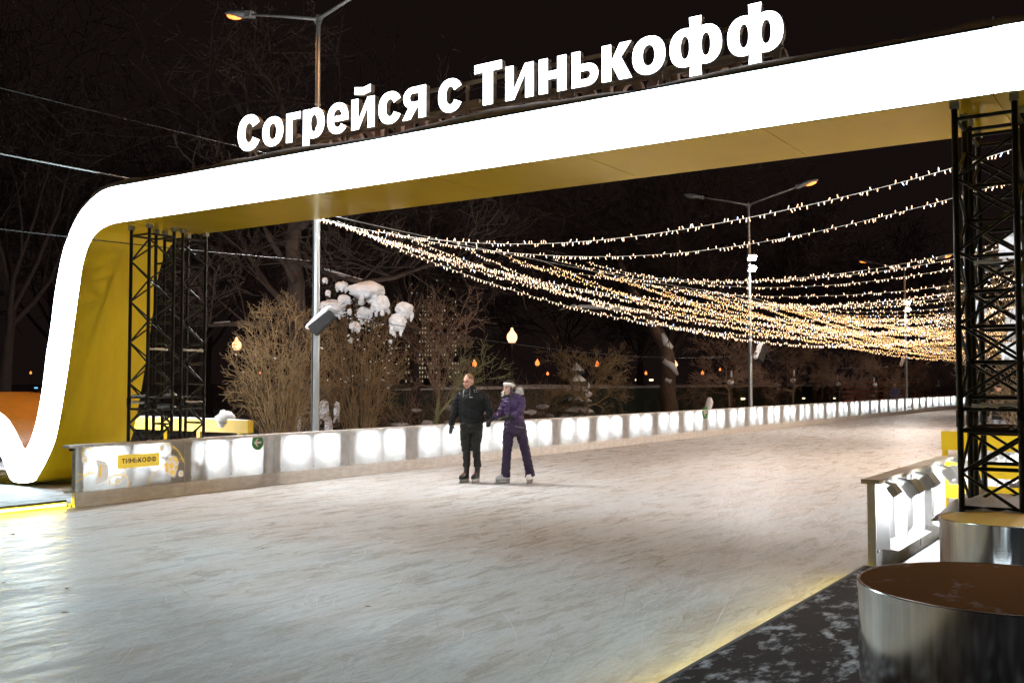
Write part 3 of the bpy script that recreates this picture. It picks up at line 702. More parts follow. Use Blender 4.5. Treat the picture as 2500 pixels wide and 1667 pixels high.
# far (left) barrier: ice side faces +x
LBL = 'backlit frosted barrier section along the side of the rink where the skaters pass'
YL0 = 8.10; lefts = []
for k in range(37):
    o = proto if k == 0 else dup(proto)
    # local +x -> world +y ; local +y (behind) -> world -x
    o.location = (XL, YL0 + k * SEC, 0); o.rotation_euler = (0, 0, R(90))
    fix_label(o, 'backlit frosted barrier section, %s in its row counted from the printed end section' % nth(k + 1), 'backlit barrier sections along the far side'); lefts.append(o)
lefts[0]['label'] = 'end barrier section printed with a yellow name plate, ribbons and a white skate'
lefts[1]['label'] = 'frosted barrier section next to the printed one, round green arrow sign on its pane'
MB().box((-0.006, 0.03, 0.43), (0.012, 0.07, 0.80)).build('end_cap', M['galv_dull'], lefts[0])
MB().box((-0.07, 0.035, 0.225), (0.14, 0.05, 0.04)).build('end_cap', M['galv_dull'], lefts[0])
MB().box((-0.06, 0.045, HB - 0.022), (0.12, 0.15, 0.036)).build('top_rail', M['rail'], lefts[0])
MB().box((-0.03, 0.045, HB - 0.062), (0.05, 0.06, 0.044)).build('bracket', M['black_steel'], lefts[0])
# right barrier, seen from behind: ice side faces -x
YR0 = 9.22
for k in range(9):
    o = dup(proto); o.location = (XR + 0.02, YR0 + (k + 1) * SEC, 0); o.rotation_euler = (0, 0, R(-90))
    fix_label(o, 'barrier section seen from behind, %s from the steel end post by the drums' % nth(k + 1), 'barrier sections beside the metal drums')
    for ch in kids(o):
        if ch.name.startswith('top_rail'):
            ch.data = ch.data.copy(); ch.data.materials[0] = M['rail_wood']
    if k == 0:
        o['label'] = 'end barrier section with a square steel post, its lamps and timber rail seen from behind'
        MB().box((SEC + 0.022, 0.045, 0.42), (0.040, 0.07, 0.80)).build('end_post', M['lamp_grey'], o)
        MB().box((SEC + 0.03, 0.045, HB - 0.018), (0.09, 0.16, 0.04)).build('rail_end', M['rail_wood'], o)
        rot = Matrix.Rotation(R(38), 3, 'X'); pc = Vector((1.705, 0.20, HB - 0.10))
        h = MB().box(pc, (0.16, 0.07, 0.10), rot).build('floodlight', M['lamp_grey'], o)  # extra lamp added to brighten the dark narrow end cell
        MB().box(pc + rot @ Vector((0, -0.038, 0)), (0.14, 0.004, 0.085), rot).build('lens', M['pane_lamp'], h)
        MB().tube([(1.705, 0.20, HB - 0.05), (1.705, 0.10, HB - 0.03)], 0.012, 6).build('arm', M['lamp_grey'], h)
# snow gathered along the foot of the far barrier, behind it
# ------------------------------------------------------------------ print on the end section (local: face at y=0, facing -y)
L0 = lefts[0]
def flat_poly(name, poly, m, parent, y, th=0.002):
    # polygon in (x, z) ; y is how proud of the pane (negative = towards the ice)
    return MB().prism([(p[0], p[1]) for p in poly], (0, y, 0), (1, 0, 0), (0, 0, 1), (0, th, 0)).build(name, m, parent)
def rrect(x0, z0, x1, z1, r, n=5):
    out = []
    for cx, cz, a in ((x1 - r, z0 + r, -90), (x1 - r, z1 - r, 0), (x0 + r, z1 - r, 90), (x0 + r, z0 + r, 180)):
        for k in range(n + 1): out.append((cx + r * math.cos(R(a + 90 * k / n)), cz + r * math.sin(R(a + 90 * k / n))))
    return out
# section print coordinates: a = 0..1 along (zoomed 45..1275), b = 0..1 up (800..270)
px = lambda zx: ((zx - 45) / 1230.0) ** 0.93 * SEC
def pz(zx, zy):
    f = (zx - 45) / 1230.0; top = 290 - 85 * f; bot = 815 - 130 * f
    return 0.205 + 0.61 * (bot - zy) / (bot - top)
PP = lambda zx, zy: (px(zx), pz(zx, zy))
y_p = 0.002
plate = flat_poly('name_plate', [PP(*q) for q in ((452, 385), (452, 525), (465, 537), (930, 492), (940, 480), (938, 352), (925, 343), (465, 372))][::-1], M['sign_yellow'], L0, y_p - 0.004, 0.004)
wx0, wx1 = px(497), px(897); zc = 0.56
wl = [('Т', .9), ('И', 1.0), ('Н', 1.0), ('Ь', .9), ('К', .95), ('О', 1.1), ('Ф', 1.25), ('Ф', 1.25)]
tot = sum(w for _, w in wl) + 0.16 * 7; sc_ = (wx1 - wx0) / tot; x = wx0
zt0 = pz(690, 460)
for c, w in wl:
    glyph(c, w * sc_, 0.072, (x, y_p - 0.006, zt0), (1, 0, 0), (0, 0, 1), (0, 0.0018, 0), 0, 0, 0.24, 0.2).build('letter', M['print_dark'], plate)
    x += (w + 0.16) * sc_
def ribbon(pts, wd=0.012, m='print_yellow', y=None):
    pts = refine([PP(*q) for q in pts], 6); mb = MB(); n = len(pts); yy = (y_p - 0.001) if y is None else y
    for i in range(n - 1):
        a, b = Vector(pts[i]), Vector(pts[i + 1]); d = (b - a)
        if d.length < 1e-6: continue
        q = Vector((-d.y, d.x)).normalized() * wd / 2
        mb.add([(a.x - q.x, yy, a.y - q.y), (b.x - q.x, yy, b.y - q.y), (b.x + q.x, yy, b.y + q.y), (a.x + q.x, yy, a.y + q.y)], [(0, 1, 2, 3)])
    mb.build('printed_ribbon', M[m], L0)
ribbon([(52, 685), (110, 640), (160, 580), (195, 480), (205, 380), (185, 305), (140, 290), (100, 320), (98, 380), (120, 425)])
ribbon([(60, 598), (140, 602), (240, 565), (350, 500), (440, 468)])
ribbon([(535, 530), (538, 580), (510, 640), (460, 700), (400, 720), (362, 690), (380, 635), (450, 610), (530, 615), (570, 670), (572, 765)])
ribbon([(900, 325), (930, 270), (1000, 238), (1080, 250), (1160, 300), (1220, 380), (1270, 480)])
ribbon([(815, 720), (820, 660), (870, 590), (960, 520), (1020, 470)])
ribbon([(940, 395), (1020, 380), (1080, 330), (1120, 262)], 0.007)
ribbon([(1185, 415), (1275, 418)], 0.008)
def badge(zx, zy, r=0.052):
    c = PP(zx, zy)
    b = flat_poly('printed_badge', [(c[0] + r * math.cos(R(a)), c[1] + r * math.sin(R(a))) for a in range(0, 360, 18)], M['print_white'], L0, y_p - 0.003)
    q = r * 0.5
    flat_poly('crown', [(c[0] + a * q, c[1] + d * q) for a, d in ((-.5, -.7), (.5, -.7), (.95, .45), (.4, 0), (0, .9), (-.4, 0), (-.95, .45))], M['print_yellow'], b, y_p - 0.005)
for q in ((122, 428), (465, 685), (965, 283), (1215, 590)): badge(*q)
sk = flat_poly('printed_skate', [PP(*q) for q in ((218, 440), (250, 425), (320, 450), (350, 490), (358, 560), (350, 630), (330, 670), (270, 715), (240, 722), (228, 690), (240, 610), (248, 530))][::-1], M['print_white'], L0, y_p - 0.003)
flat_poly('laces', [PP(*q) for q in ((268, 490), (292, 500), (286, 570), (276, 640), (254, 636), (262, 560))][::-1], M['print_yellow'], sk, y_p - 0.005)
flat_poly('blade', [PP(*q) for q in ((392, 575), (372, 640), (300, 720), (262, 752), (262, 735), (330, 680), (365, 620))][::-1], M['print_grey'], sk, y_p - 0.005)
fc = PP(893, 612); mb = MB()
for k in range(6):
    a = R(60 * k + 15); d = Vector((math.cos(a), math.sin(a))); q = Vector((-d.y, d.x)) * 0.012
    for s0, e0, w0 in ((0, 0.085, 1.0),):
        A0, B0 = Vector(fc), Vector(fc) + d * e0; mb.add([(p.x, y_p - 0.003 - k * 1e-4, p.y) for p in (A0 - q, B0 - q, B0 + q, A0 + q)], [(0, 1, 2, 3)])
    for sg in (-1, 1):
        e = Vector((math.cos(a + sg * 0.9), math.sin(a + sg * 0.9))); q2 = Vector((-e.y, e.x)) * 0.010; A0 = Vector(fc) + d * 0.05; B0 = A0 + e * 0.032
        mb.add([(p.x, y_p - 0.0042 - k * 1e-4 - sg * 3e-5, p.y) for p in (A0 - q2, B0 - q2, B0 + q2, A0 + q2)], [(0, 1, 2, 3)])
mb.build('printed_snowflake', M['print_grey'], L0)
mit = [((1003, 475), (1040, 455), (1060, 560), (1025, 577)), ((1050, 410), (1080, 395), (1085, 440), (1060, 450)), ((1100, 375), (1130, 385), (1150, 440), (1130, 445)), ((1050, 480), (1105, 455), (1125, 500), (1085, 545)),
       ((1070, 565), (1135, 540), (1130, 615), (1090, 612)), ((1135, 395), (1155, 390), (1182, 450), (1160, 470)), ((1135, 510), (1165, 485), (1170, 520), (1140, 560))]
sc2 = flat_poly('printed_mitten', [PP(*q) for q in ((1000, 470), (1060, 395), (1120, 370), (1160, 390), (1185, 455), (1172, 530), (1135, 640), (1085, 620), (1020, 580))][::-1], M['print_white'], L0, y_p - 0.002)
for q in mit: flat_poly('patch', [PP(*p) for p in q][::-1], M['print_yellow'], sc2, y_p - 0.0045)
# round green arrow signs clipped to the panes
def arrow_sign(xc, zc, r, label, sect):
    w = sect.matrix_basis @ Vector((xc, -0.012, zc))
    t = thing('arrow_sign', label, 'sign', w, sect.rotation_euler.z, 'round green direction signs')
    MB().prism([(r * math.cos(R(a)), r * math.sin(R(a))) for a in range(0, 360, 10)], (0, 0, 0), (1, 0, 0), (0, 0, 1), (0, 0.012, 0)).build('disc', M['green'], t)
    k = r * 0.92
    MB().prism([(-.70 * k, 0), (-.12 * k, .58 * k), (.12 * k, .58 * k), (-.18 * k, .16 * k), (.68 * k, .16 * k), (.68 * k, -.16 * k), (-.18 * k, -.16 * k), (.12 * k, -.58 * k), (-.12 * k, -.58 * k)][::-1], (0, -0.002, 0), (1, 0, 0), (0, 0, 1), (0, 0.0018, 0)).build('arrow', M['arrow_white'], t)
gp_ = on_x(628, 1080, XL); arrow_sign(gp_.y - lefts[1].location.y, gp_.z, 0.125, 'round green sign with a white left arrow near the printed barrier end', lefts[1])
gp_ = on_x(1721, 1007, XL); kk = min(36, int((gp_.y - YL0) / SEC)); arrow_sign(gp_.y - lefts[kk].location.y, gp_.z, 0.20, 'round green arrow sign far down the row of lit barrier panes', lefts[kk])

# ================================================================== YELLOW FENCES BY THE TOWERS
def board_fence(label, x0, x1, y, boards, posts, m='yellow_paint'):
    t = thing('board_fence', label, 'fence', (x0, y, 0))
    for (z0, z1, xa, xb) in boards:
        MB().box(((xa + xb) / 2, 0, (z0 + z1) / 2), (xb - xa, 0.035, z1 - z0)).build('board', M[m], t)
    for (xp, za, zb) in posts: MB().box((xp, 0.045, (za + zb) / 2), (0.05, 0.055, zb - za)).build('post', M[m], t)
    return t
yf = 12.55; q = on_y(2298, 1052, yf); zt_ = q.z; xf0 = q.x
zz = lambda v, u=2305: on_y(u, v, yf).z
board_fence('yellow plank fence behind the truss towers standing on the snow heap', xf0, 0, yf,
            [(zz(1097), zz(1052), 0, 3.4), (zz(1162), zz(1123), 0.03, 3.4), (zz(1214), zz(1181), 0.03, 3.4)], [(0.03, 0.0, zt_ - 0.003), (1.7, 0, zt_ - 0.003), (3.3, 0, zt_ - 0.003)])
ql = on_x(604, 1036, -13.05); yl = ql.y
zt2 = on_y(604, 1026, yl).z; zb2 = on_y(604, 1058, yl).z
tL = thing('board_fence', 'yellow box beam fence behind the towers next to the printed barrier', 'fence', (-13.05, yl, 0))
MB().box((-1.9, 0.07, (zt2 + zb2) / 2), (3.8, 0.12, zt2 - zb2)).build('beam', M['yellow_paint'], tL)
for xp in (-0.25, -1.3, -2.3, -3.5): MB().box((xp, 0.07, zb2 / 2), (0.08, 0.08, zb2)).build('post', M['yellow_paint'], tL)
MB().box((-1.9, 0.07, 0.42), (3.8, 0.04, 0.24)).build('board', M['yellow_paint'], tL)
heap('snow', (-1.9, 0.07, zt2 - 0.002), 1.85, 0.055, 0.03, tL, 'snow', 8)
tag(snow_blob('snow_heap', Vector(on_y(551, 1027, yl + 0.1)) + Vector((0, 0, 0.02)), (0.17, 0.15, 0.16), None, 4), 'rounded lump of snow sitting on the yellow beam fence', 'snow')
tag(MB().box((-13.35, yl + 0.4, 0.42), (0.55, 0.35, 0.74)).build('utility_box', M['grey_boot']), 'pale grey utility box half hidden behind the yellow beam fence', 'box')

# ================================================================== DRUMS (polished podiums)
def drum(label, c, r, h, topm, group):
    t = thing('metal_drum', label, 'podium', (c[0], c[1], 0.10), 0, group)
    n = 64
    MB().lathe([(r - 0.03, 0.0), (r - 0.03, 0.035)], (0, 0, 0), n).build('light_ring', M['led_white'], t)
    auto_smooth(MB().lathe([(r, 0.035), (r, h - 0.03)], (0, 0, 0), n).build('drum_wall', M['mirror_steel'], t), 30)
    auto_smooth(MB().lathe([(r + 0.006, h - 0.034), (r + 0.006, h - 0.002), (r + 0.001, h + 0.002), (r - 0.012, h + 0.002), (r - 0.012, h - 0.03)], (0, 0, 0), n).build('rim', M['mirror_steel'], t), 30)
    MB().lathe([(r - 0.013, h - 0.03), (r - 0.013, h)], (0, 0, 0), n).build('top_disc', topm, t)
    return t
def cw(x, y): return RIGHT * x + FWD * y
c1 = cw(2.505, 5.145); c2 = cw(3.74, 7.66)
drum('large polished metal drum with a yellow top painted dark brown as if shaded at the deck edge', c1, 0.696, 0.58, M['disc_shaded'], None)
drum('smaller polished metal drum with a yellow top in front of the snow heap', c2, 0.44, 0.58, M['disc_top'], None)

#PART2
# ================================================================== LAMP POLES
XP = -13.60
def flood_unit(t, c, aim, m, w=0.34, h=0.22):
    q = Vector(aim).normalized().to_track_quat('-Y', 'Z').to_matrix()
    hs = auto_smooth(MB().box(c, (w, 0.10, h), q).build('floodlight', M['galv_dull'], t))
    MB().box(Vector(c) + q @ Vector((0, -0.053, 0)), (w * 0.9, 0.004, h * 0.86), q).build('lens', M[m], hs)
    for k in range(6): MB().box(Vector(c) + q @ Vector((-w * 0.4 + k * w * 0.16, 0.075, 0)), (0.012, 0.05, h * 0.9), q).build('fin', M['galv_dull'], hs)
    MB().tube([Vector(c) + q @ Vector((0, 0.05, 0)), (0, 0, c[2])], 0.02, 6).build('bracket', M['galv_dull'], hs)
def lamp_pole(label, loc, H=8.55, flood='flood', sgn=1, lit=(1, 1), aims=None, floods=True):
    t = thing('lamp_pole', label, 'lamp pole', loc, 0, 'double armed lamp poles beside the rink')
    auto_smooth(MB().tube([(0, 0, -0.02), (0, 0, 3.0), (0, 0, 3.04), (0, 0, 6.9), (0, 0, 6.95), (0, 0, H)], [0.082, 0.078, 0.074, 0.062, 0.050, 0.042], 12).build('pole', M['galv'], t), 40)
    for z in (0.55, 2.1, 4.6, 7.0):
        MB().lathe([(0.086 - z * .004, z), (0.086 - z * .004, z + 0.03)], n=12).build('clamp_band', M['galv_dull'], t, True)
    MB().tube([(0.0, -0.085, 0.3), (0.01, -0.095, 2.5), (0.0, -0.08, 4.9)], 0.012, 5).build('cable', M['cable_dark'], t)
    for i, s in enumerate((-1, 1)):
        MB().tube([(0, 0, H - 0.08), (s * 0.9, 0, H + 0.16), (s * 1.95, 0, H + 0.42)], [0.035, 0.03, 0.026], 8).build('arm', M['galv_dull'], t, True)
        MB().prism([(0, 0), (s * 0.16, 0.03), (0, -0.22)], (0, -0.004, H - 0.06), (1, 0, 0), (0, 0, 1), (0, 0.008, 0)).build('gusset', M['galv_dull'], t)
        q = Matrix.Rotation(R(-13 * s), 3, 'Y')
        c = Vector((s * 2.28, 0, H + 0.50))
        mb = MB(); mb.ball(c, (0.40, 0.15, 0.085), q, 16, 8)
        h = mb.build('lamp_head', M['galv_dull'], t, True)
        mb = MB(); mb.ball(c + q @ Vector((s * 0.10, 0, -0.045)), (0.22, 0.11, 0.07), q, 14, 8)
        mb.build('lens', M['sodium'] if lit[i] else M['galv'], h, True)
        if lit[i]:
            sl = bpy.data.lights.new('sodium_lamp', 'SPOT'); sl.energy = 300; sl.color = (1.0, 0.45, 0.15); sl.spot_size = R(150); sl.spot_blend = 0.6; sl.shadow_soft_size = 0.05
            so = bpy.data.objects.new('lamp_light', sl); COL.objects.link(so); so.parent = h; so.location = c + q @ Vector((s * 0.10, 0, -0.14))
        MB().box(Vector((s * 1.93, 0, H + 0.415)), (0.18, 0.16, 0.12), q).build('gear_box', M['galv_dull'], h)
    aims = aims or ((0.8, -0.75, -0.75), (0.75, -0.45, -0.8))
    for z, a in zip((6.45, 6.02), aims if floods else ()):
        flood_unit(t, (0.16 * (1 if a[0] > 0 else -1), -0.16, z), a, flood)
    return t
def pole_y(u): return on_x(u, 934, XP).y
yp1, yp2 = pole_y(770), pole_y(1832); yp3 = yp2 + (yp2 - yp1) * 1.12
lamp_pole('galvanised lamp pole between the shrubs with a loudspeaker, its arms above the gate', (XP, yp1, 0), H=8.75)
lamp_pole('lamp pole with two floodlights standing behind the lit barrier among the trees', (XP, yp2, 0), lit=(0, 1), flood='flood_far')
lamp_pole('far lamp pole at the end of the light strings', (XP, yp3, 0), flood='flood_far')
XPR = -0.9
away = ((-0.75, -0.75, -0.75), (-0.6, 0.7, -0.8))
for k, (x_, y_, a_, l_) in enumerate(((XPR, yp1 + 9.0, away, 'lamp pole facing back across the rink beside the yellow plank fence'), (XPR, yp2, away, 'lamp pole on the drum side further down the rink'),
                                  
                                  (XP - 0.4, yp1 - (yp2 - yp1), ((-0.8, -0.6, -0.7), (-0.6, -0.8, -0.7)), 'lamp pole at the outer end of the snowy deck'))):
    lamp_pole(l_, (x_, y_, 0.0), flood='flood_warm' if k < 2 else 'flood', aims=a_, floods=k < 2)
def speaker(label, loc, rz, size=(0.26, 0.50, 0.22), tilt=-42):
    t = thing('loudspeaker', label, 'loudspeaker', loc, rz, 'loudspeakers on the lamp poles')
    rot = Matrix.Rotation(R(tilt), 3, 'Y')
    w, d, h = size
    auto_smooth(MB().prism([(-d / 2, -h / 2), (d / 2, -h * 0.36), (d / 2, h * 0.36), (-d / 2, h / 2)], rot @ Vector((0, -w / 2, 0)), rot @ Vector((1, 0, 0)), rot @ Vector((0, 0, 1)), (0, w, 0)).build('cabinet', M['speaker'], t))
    MB().box(rot @ Vector((0.0, 0, -h * 0.44)), (d * 0.9, w * 0.88, 0.012), rot).build('grille', M['dark'], t)
    MB().box((-0.16, 0, 0.0), (0.24, 0.05, 0.06)).build('bracket', M['black_steel'], t)
    mb = MB()
    for k in range(7):
        f = -0.5 + k / 6; mb.ball(rot @ Vector((f * d * 0.95, 0.01 * (k % 3), h * 0.5 + 0.01)), (0.075, w * 0.42, 0.055 + 0.012 * (k % 3)), rot, 12, 8, bump=0.3, seed=k)
    me = remesh(mb, 0.022, 3); me.materials.append(M['snow']); link('snow', me, t)
    return t
speaker('black wedge loudspeaker under snow on the pole between the shrubs', at_depth(788, 787, 18.6), YAW)
speaker('snow capped loudspeaker on the pole with two floodlights', at_depth(1857, 862, 37.2), YAW + 0.6, (0.3, 0.6, 0.3), -60)
speaker('small snow capped loudspeaker on the far lamp pole', at_depth(2207, 885, on_x(2232, 900, XP + .3).dot(FWD)), YAW + 0.6, (0.3, 0.6, 0.3), -60)

# ================================================================== STRING LIGHTS AND CABLES
XS0, XS1 = XP + 0.05, XPR
def sag(x, zmid=3.93, k=0.0222): return zmid + k * (x - (XS0 + XS1) / 2) ** 2
rg = random.Random(11)
ys = [yp1, yp1 + 2.0] + [yp1 + 6.4 + 1.95 * k for k in range(31)]
for si, y in enumerate(ys):
    t = thing('light_string', ['first string of fairy lights behind the gate, hung from pole to pole across the rink', 'second string of fairy lights behind the gate, alone below the first'][si] if si < 2 else
              'straight string of warm fairy lights, %s counted from the gate' % nth(si + 1), 'fairy lights', (XS0, y, 0), 0, 'fairy light strings over the rink')
    dz = rg.uniform(-0.10, 0.10); kk_ = 0.0222 * rg.uniform(0.85, 1.15); ph = rg.uniform(0, 9)
    fx = lambda x: Vector((x - XS0, 0.12 * math.sin(x * 0.7 + ph), sag(x, 3.93 + dz * (si > 1), kk_ if si > 1 else 0.0222)))
    wp = [fx(XS0 + (XS1 - XS0) * i / 40) for i in range(41)]
    MB().tube(wp, 0.0045 if si < 12 else 0.006, 4).build('wire', M['wire'], t)
    warm, cold = MB(), MB(); x = XS0 + 0.1
    rb = 0.0060 if si < 4 else (0.0075 if si < 10 else 0.0100)
    step = 0.062 if si < 4 else 0.075
    while x < XS1 - 0.05:
        p = fx(x); d = Vector((rg.uniform(-.5, .5), rg.uniform(-.6, .6), rg.choice((-1, -1, 1)))).normalized()
        ln = rg.uniform(0.035, 0.06)
        (cold if rg.random() < 0.05 else warm).tube([p, p + d * ln * 0.5, p + d * ln], [rb * 0.5, rb, rb * 0.8], 4)
        if rg.random() < 0.18: x += step * 1.6
        x += step * rg.uniform(0.5, 1.3)
    o = warm.build('bulbs', M['bulb' if si < 9 else 'bulb_far'], t); o['kind'] = 'stuff'
    if cold.v: o = cold.build('cold_bulbs', M['bulb_blue'], t); o['kind'] = 'stuff'
rg = random.Random(23)
for k in range(21):
    y0 = yp1 + (0.0 if k < 4 else (k - 3) * 1.9) + 0.25 * (k % 3); y1 = y0 + 13 + 8 * ((k * 0.618) % 1); drop = 1.55 + 0.75 * ((k * 0.382) % 1)
    t = thing('light_string', 'long slack fairy light string slanting under the straight ones, %s counted from the gate' % nth(k + 1), 'fairy lights', (XS0, y0, 0), 0, 'slanting fairy light strings over the rink')
    fx = lambda f: Vector(((XS1 - XS0) * f, (y1 - y0) * f, 4.85 - drop * 4 * f * (1 - f)))
    MB().tube([fx(i / 40) for i in range(41)], 0.0045, 4).build('wire', M['wire'], t)
    warm, cold = MB(), MB(); f = 0.02; L_ = math.hypot(XS1 - XS0, y1 - y0)
    while f < 0.98:
        p = fx(f); d = Vector((rg.uniform(-.6, .6), rg.uniform(-.6, .6), rg.choice((-1, -1, 1)))).normalized(); ln = rg.uniform(0.035, 0.06)
        rb = 0.0060 if k < 5 else 0.0078
        (cold if rg.random() < 0.05 else warm).tube([p, p + d * ln * 0.5, p + d * ln], [rb * 0.5, rb, rb * 0.8], 4); f += 0.06 * rg.uniform(.5, 1.4) / L_
    o = warm.build('bulbs', M['bulb' if k < 6 else 'bulb_far'], t); o['kind'] = 'stuff'
    if cold.v: o = cold.build('cold_bulbs', M['bulb_blue'], t); o['kind'] = 'stuff'
def cable(label, a, b, sg, r, m, n=30):
    a, b = Vector(a), Vector(b); pts = []
    for i in range(n + 1):
        f = i / n; p = a.lerp(b, f); p.z -= sg * 4 * f * (1 - f); pts.append(p)
    o = MB().tube([p - a for p in pts], r, 5).build('cable', M[m], None, True); o.location = a
    return tag(o, label, 'cable')
yb_ = yp1 - (yp2 - yp1)
cable('pale overhead cable running past the gate corner to the first lamp pole', (XP, yb_, 5.35), (XP, yp1, 4.95), 0.20, 0.011, 'cable')
cable('thin dark cable crossing in front of the white gate leg', (XP, yb_, 4.5), (XP, yp1, 4.02), 0.38, 0.009, 'cable_dark')
cable('faint high cable in the dark above the gate corner', (XP, yb_, 6.1), (XP, yp1, 5.85), 0.12, 0.006, 'cable_dark')
cable('support cable carrying the light strings between the first two poles', (XP, yp1, 4.95), (XP, yp2, 4.95), 0.12, 0.009, 'cable')
cable('support cable carrying the light strings to the far pole', (XP, yp2, 4.95), (XP, yp3, 4.95), 0.12, 0.009, 'cable')
cable('low sagging cable strung from the loudspeaker pole past the round trees', (XP, yp1, 3.1), (XP, yp2, 2.75), 0.40, 0.007, 'cable_dark')
cable('low sagging cable beyond the floodlight pole', (XP, yp2, 2.75), (XP, yp3, 2.8), 0.35, 0.009, 'cable_dark')
cable('support cable for the light strings above the drum side barrier', (XPR, yp1, 4.9), (XPR, yp2, 4.9), 0.12, 0.009, 'cable')

# ================================================================== TREES AND SHRUBS
def branch(mb, p, d, L, r, lev, rg, P, out=None):
    n = max(2, int(L / P['seg'])); pts, rad = [p.copy()], [r]; dd = d.copy()
    for i in range(n):
        j = P['bend']
        dd = (dd + Vector((rg.uniform(-j, j), rg.uniform(-j, j), rg.uniform(-j, j) + P['up'] * (0.4 if lev else 0.05)))).normalized()
        p = p + dd * (L / n)
        if 'dome' in P and i > 0:
            rx_, H_, zo = P['dome']; cz_ = H_ * 0.52; e_ = (p.x * p.x + p.y * p.y) / rx_ ** 2 + (p.z - cz_) ** 2 / (H_ - cz_) ** 2
            if (p.z > 0.5 and e_ > 1.0 + rg.uniform(-0.14, 0.10)) or (p.z < zo and p.x * p.x + p.y * p.y > 0.36): break
        pts.append(p.copy()); rad.append(max(P['rmin'], r * (1 - 0.75 * (i + 1) / n)))
    n = len(pts) - 1
    if n < 1: return
    mb.tube(pts, rad, 6 if r > 0.05 else (4 if r > 0.012 else 3), cap=False)
    if lev >= P['levels']: return
    k = P['kids'][min(lev, len(P['kids']) - 1)]
    for i in range(k):
        f = rg.uniform(P['from'], 1.0) if i < k - 1 else 1.0
        q = min(int(f * n), n - 1); fr = f * n - q; base = pts[q].lerp(pts[q + 1], fr)
        ax = Vector((rg.gauss(0, 1), rg.gauss(0, 1), rg.gauss(0, 1))); ax = ax - dd * ax.dot(dd)
        if ax.length < 1e-3: continue
        loc_d = (pts[q + 1] - pts[q]).normalized()
        ang = R(rg.uniform(*P['ang'])); nd = (loc_d * math.cos(ang) + ax.normalized() * math.sin(ang)).normalized()
        branch(mb, base, nd, L * rg.uniform(*P['len']), max(P['rmin'], rad[q] * P['rr']), lev + 1, rg, P)
def make_tree(name, label, cat, seed, H, trunk_h, r, P, lean=0.0, tm='bark', cm='twig_brown', nlimb=6, limb=(0.4, 0.6), group=None, spread=(25, 60), loc=(0, 0, 0), rz=0):
    rg = random.Random(seed); t = thing(name, label, cat, loc, rz, group)
    mb = MB(); pts, rad = [], []; p = Vector((0, 0, -0.05)); d = Vector((lean, 0, 1)).normalized(); n = 10
    for i in range(n + 1):
        pts.append(p.copy()); rad.append(r * (1.25 if i == 0 else 1 - 0.45 * i / n)); d = (d + Vector((rg.uniform(-.05, .05), rg.uniform(-.05, .05), 0.02))).normalized(); p = p + d * trunk_h / n
    mb.tube(pts, rad, 9); mb.build('trunk', M[tm], t, True)
    cr = MB()
    for i in range(nlimb):
        f = rg.uniform(0.72, 1.0) if i else 1.0; q = min(int(f * n), n - 1)
        a = 2 * math.pi * (i + rg.uniform(-.3, .3)) / nlimb; e = R(rg.uniform(*spread))
        nd = Vector((math.cos(a) * math.sin(e), math.sin(a) * math.sin(e), math.cos(e)))
        branch(cr, pts[q + 1] if i else pts[-1], nd, (H - trunk_h) * rg.uniform(*limb), rad[q] * 0.62, 1, rg, P)
    cr.build('crown', M[cm], t, True)
    return t
P_ball = dict(seg=0.14, bend=0.20, up=0.10, rmin=0.0042, levels=5, kids=[4, 5, 5, 4, 3], ang=(22, 58), len=(0.45, 0.72), rr=0.66)
P_ball['from'] = 0.25
P_tree = dict(seg=0.22, bend=0.20, up=0.12, rmin=0.0045, levels=5, kids=[4, 5, 4, 4, 3], ang=(22, 60), len=(0.42, 0.72), rr=0.62); P_tree['from'] = 0.2
P_big = dict(seg=0.7, bend=0.22, up=0.06, rmin=0.013, levels=5, kids=[4, 5, 4, 3, 3], ang=(20, 60), len=(0.45, 0.75), rr=0.62); P_big['from'] = 0.25
def base_at(u, x): p = on_x(u, 934, x); return Vector((p.x, p.y, 0))
# the slim green-barked tree behind the skaters
st = make_tree('small_tree', 'slim bare tree with a greenish forked trunk behind the skating couple', 'tree', 5, 4.6, 1.75, 0.062, P_tree, tm='bark_green', cm='twig_brown', nlimb=6, limb=(0.34, 0.50), spread=(12, 52), loc=base_at(1058, -14.9))
mbf = MB(); mbf.tube([(0, 0, 0.75), (0.16, -0.02, 1.02), (0.45, -0.1, 1.35), (0.62, -0.1, 1.85)], [0.04, 0.035, 0.028, 0.02], 7); rgx = random.Random(3)
for k in range(7):
    branch(mbf, Vector((0.30 + 0.05 * k, -0.08, 1.2 + 0.09 * k)), Vector((rgx.uniform(-.2, 1), rgx.uniform(-.7, .7), rgx.uniform(.1, 1))).normalized(), rgx.uniform(0.6, 1.0), 0.015, 2, rgx, P_tree)
o = mbf.build('side_limb', M['bark_green'], st, True); o.rotation_euler = (0, 0, YAW)
# clipped round-headed trees in a row
ball0 = make_tree('round_tree', 'low round-headed bare tree with snow in its fork in front of the small fir', 'tree', 9, 3.05, 1.28, 0.055, P_ball, tm='bark', cm='twig', nlimb=8, limb=(0.48, 0.62), spread=(20, 82), loc=base_at(1438, -15.4), group='round trees in a row behind the barrier')
snow_blob('snow', (0, -0.02, 1.36), (0.10, 0.10, 0.09), ball0, 2); snow_blob('snow', (0.02, -0.05, 1.62), (0.03, 0.03, 0.12), ball0, 5)
rows = [(1783, 1.28), (1935, 1.34), (2046, 1.22), (2137, 1.18), (2210, 1.15), (2290, 1.1)]
for i, (u, sc1) in enumerate(rows):
    o = dup(ball0, base_at(u, -15.4), 1.3 * i + 0.7, 'thin-stemmed round-headed bare tree, %s in the row beyond the small fir' % nth(i + 1), 'round trees in a row behind the barrier', scale=(sc1 * 1.05, sc1 * 1.05, sc1))
    for ch in kids(o):
        if ch.name.startswith('crown'): ch.data = ch.data.copy(); ch.data.materials[0] = M['twig_brown']
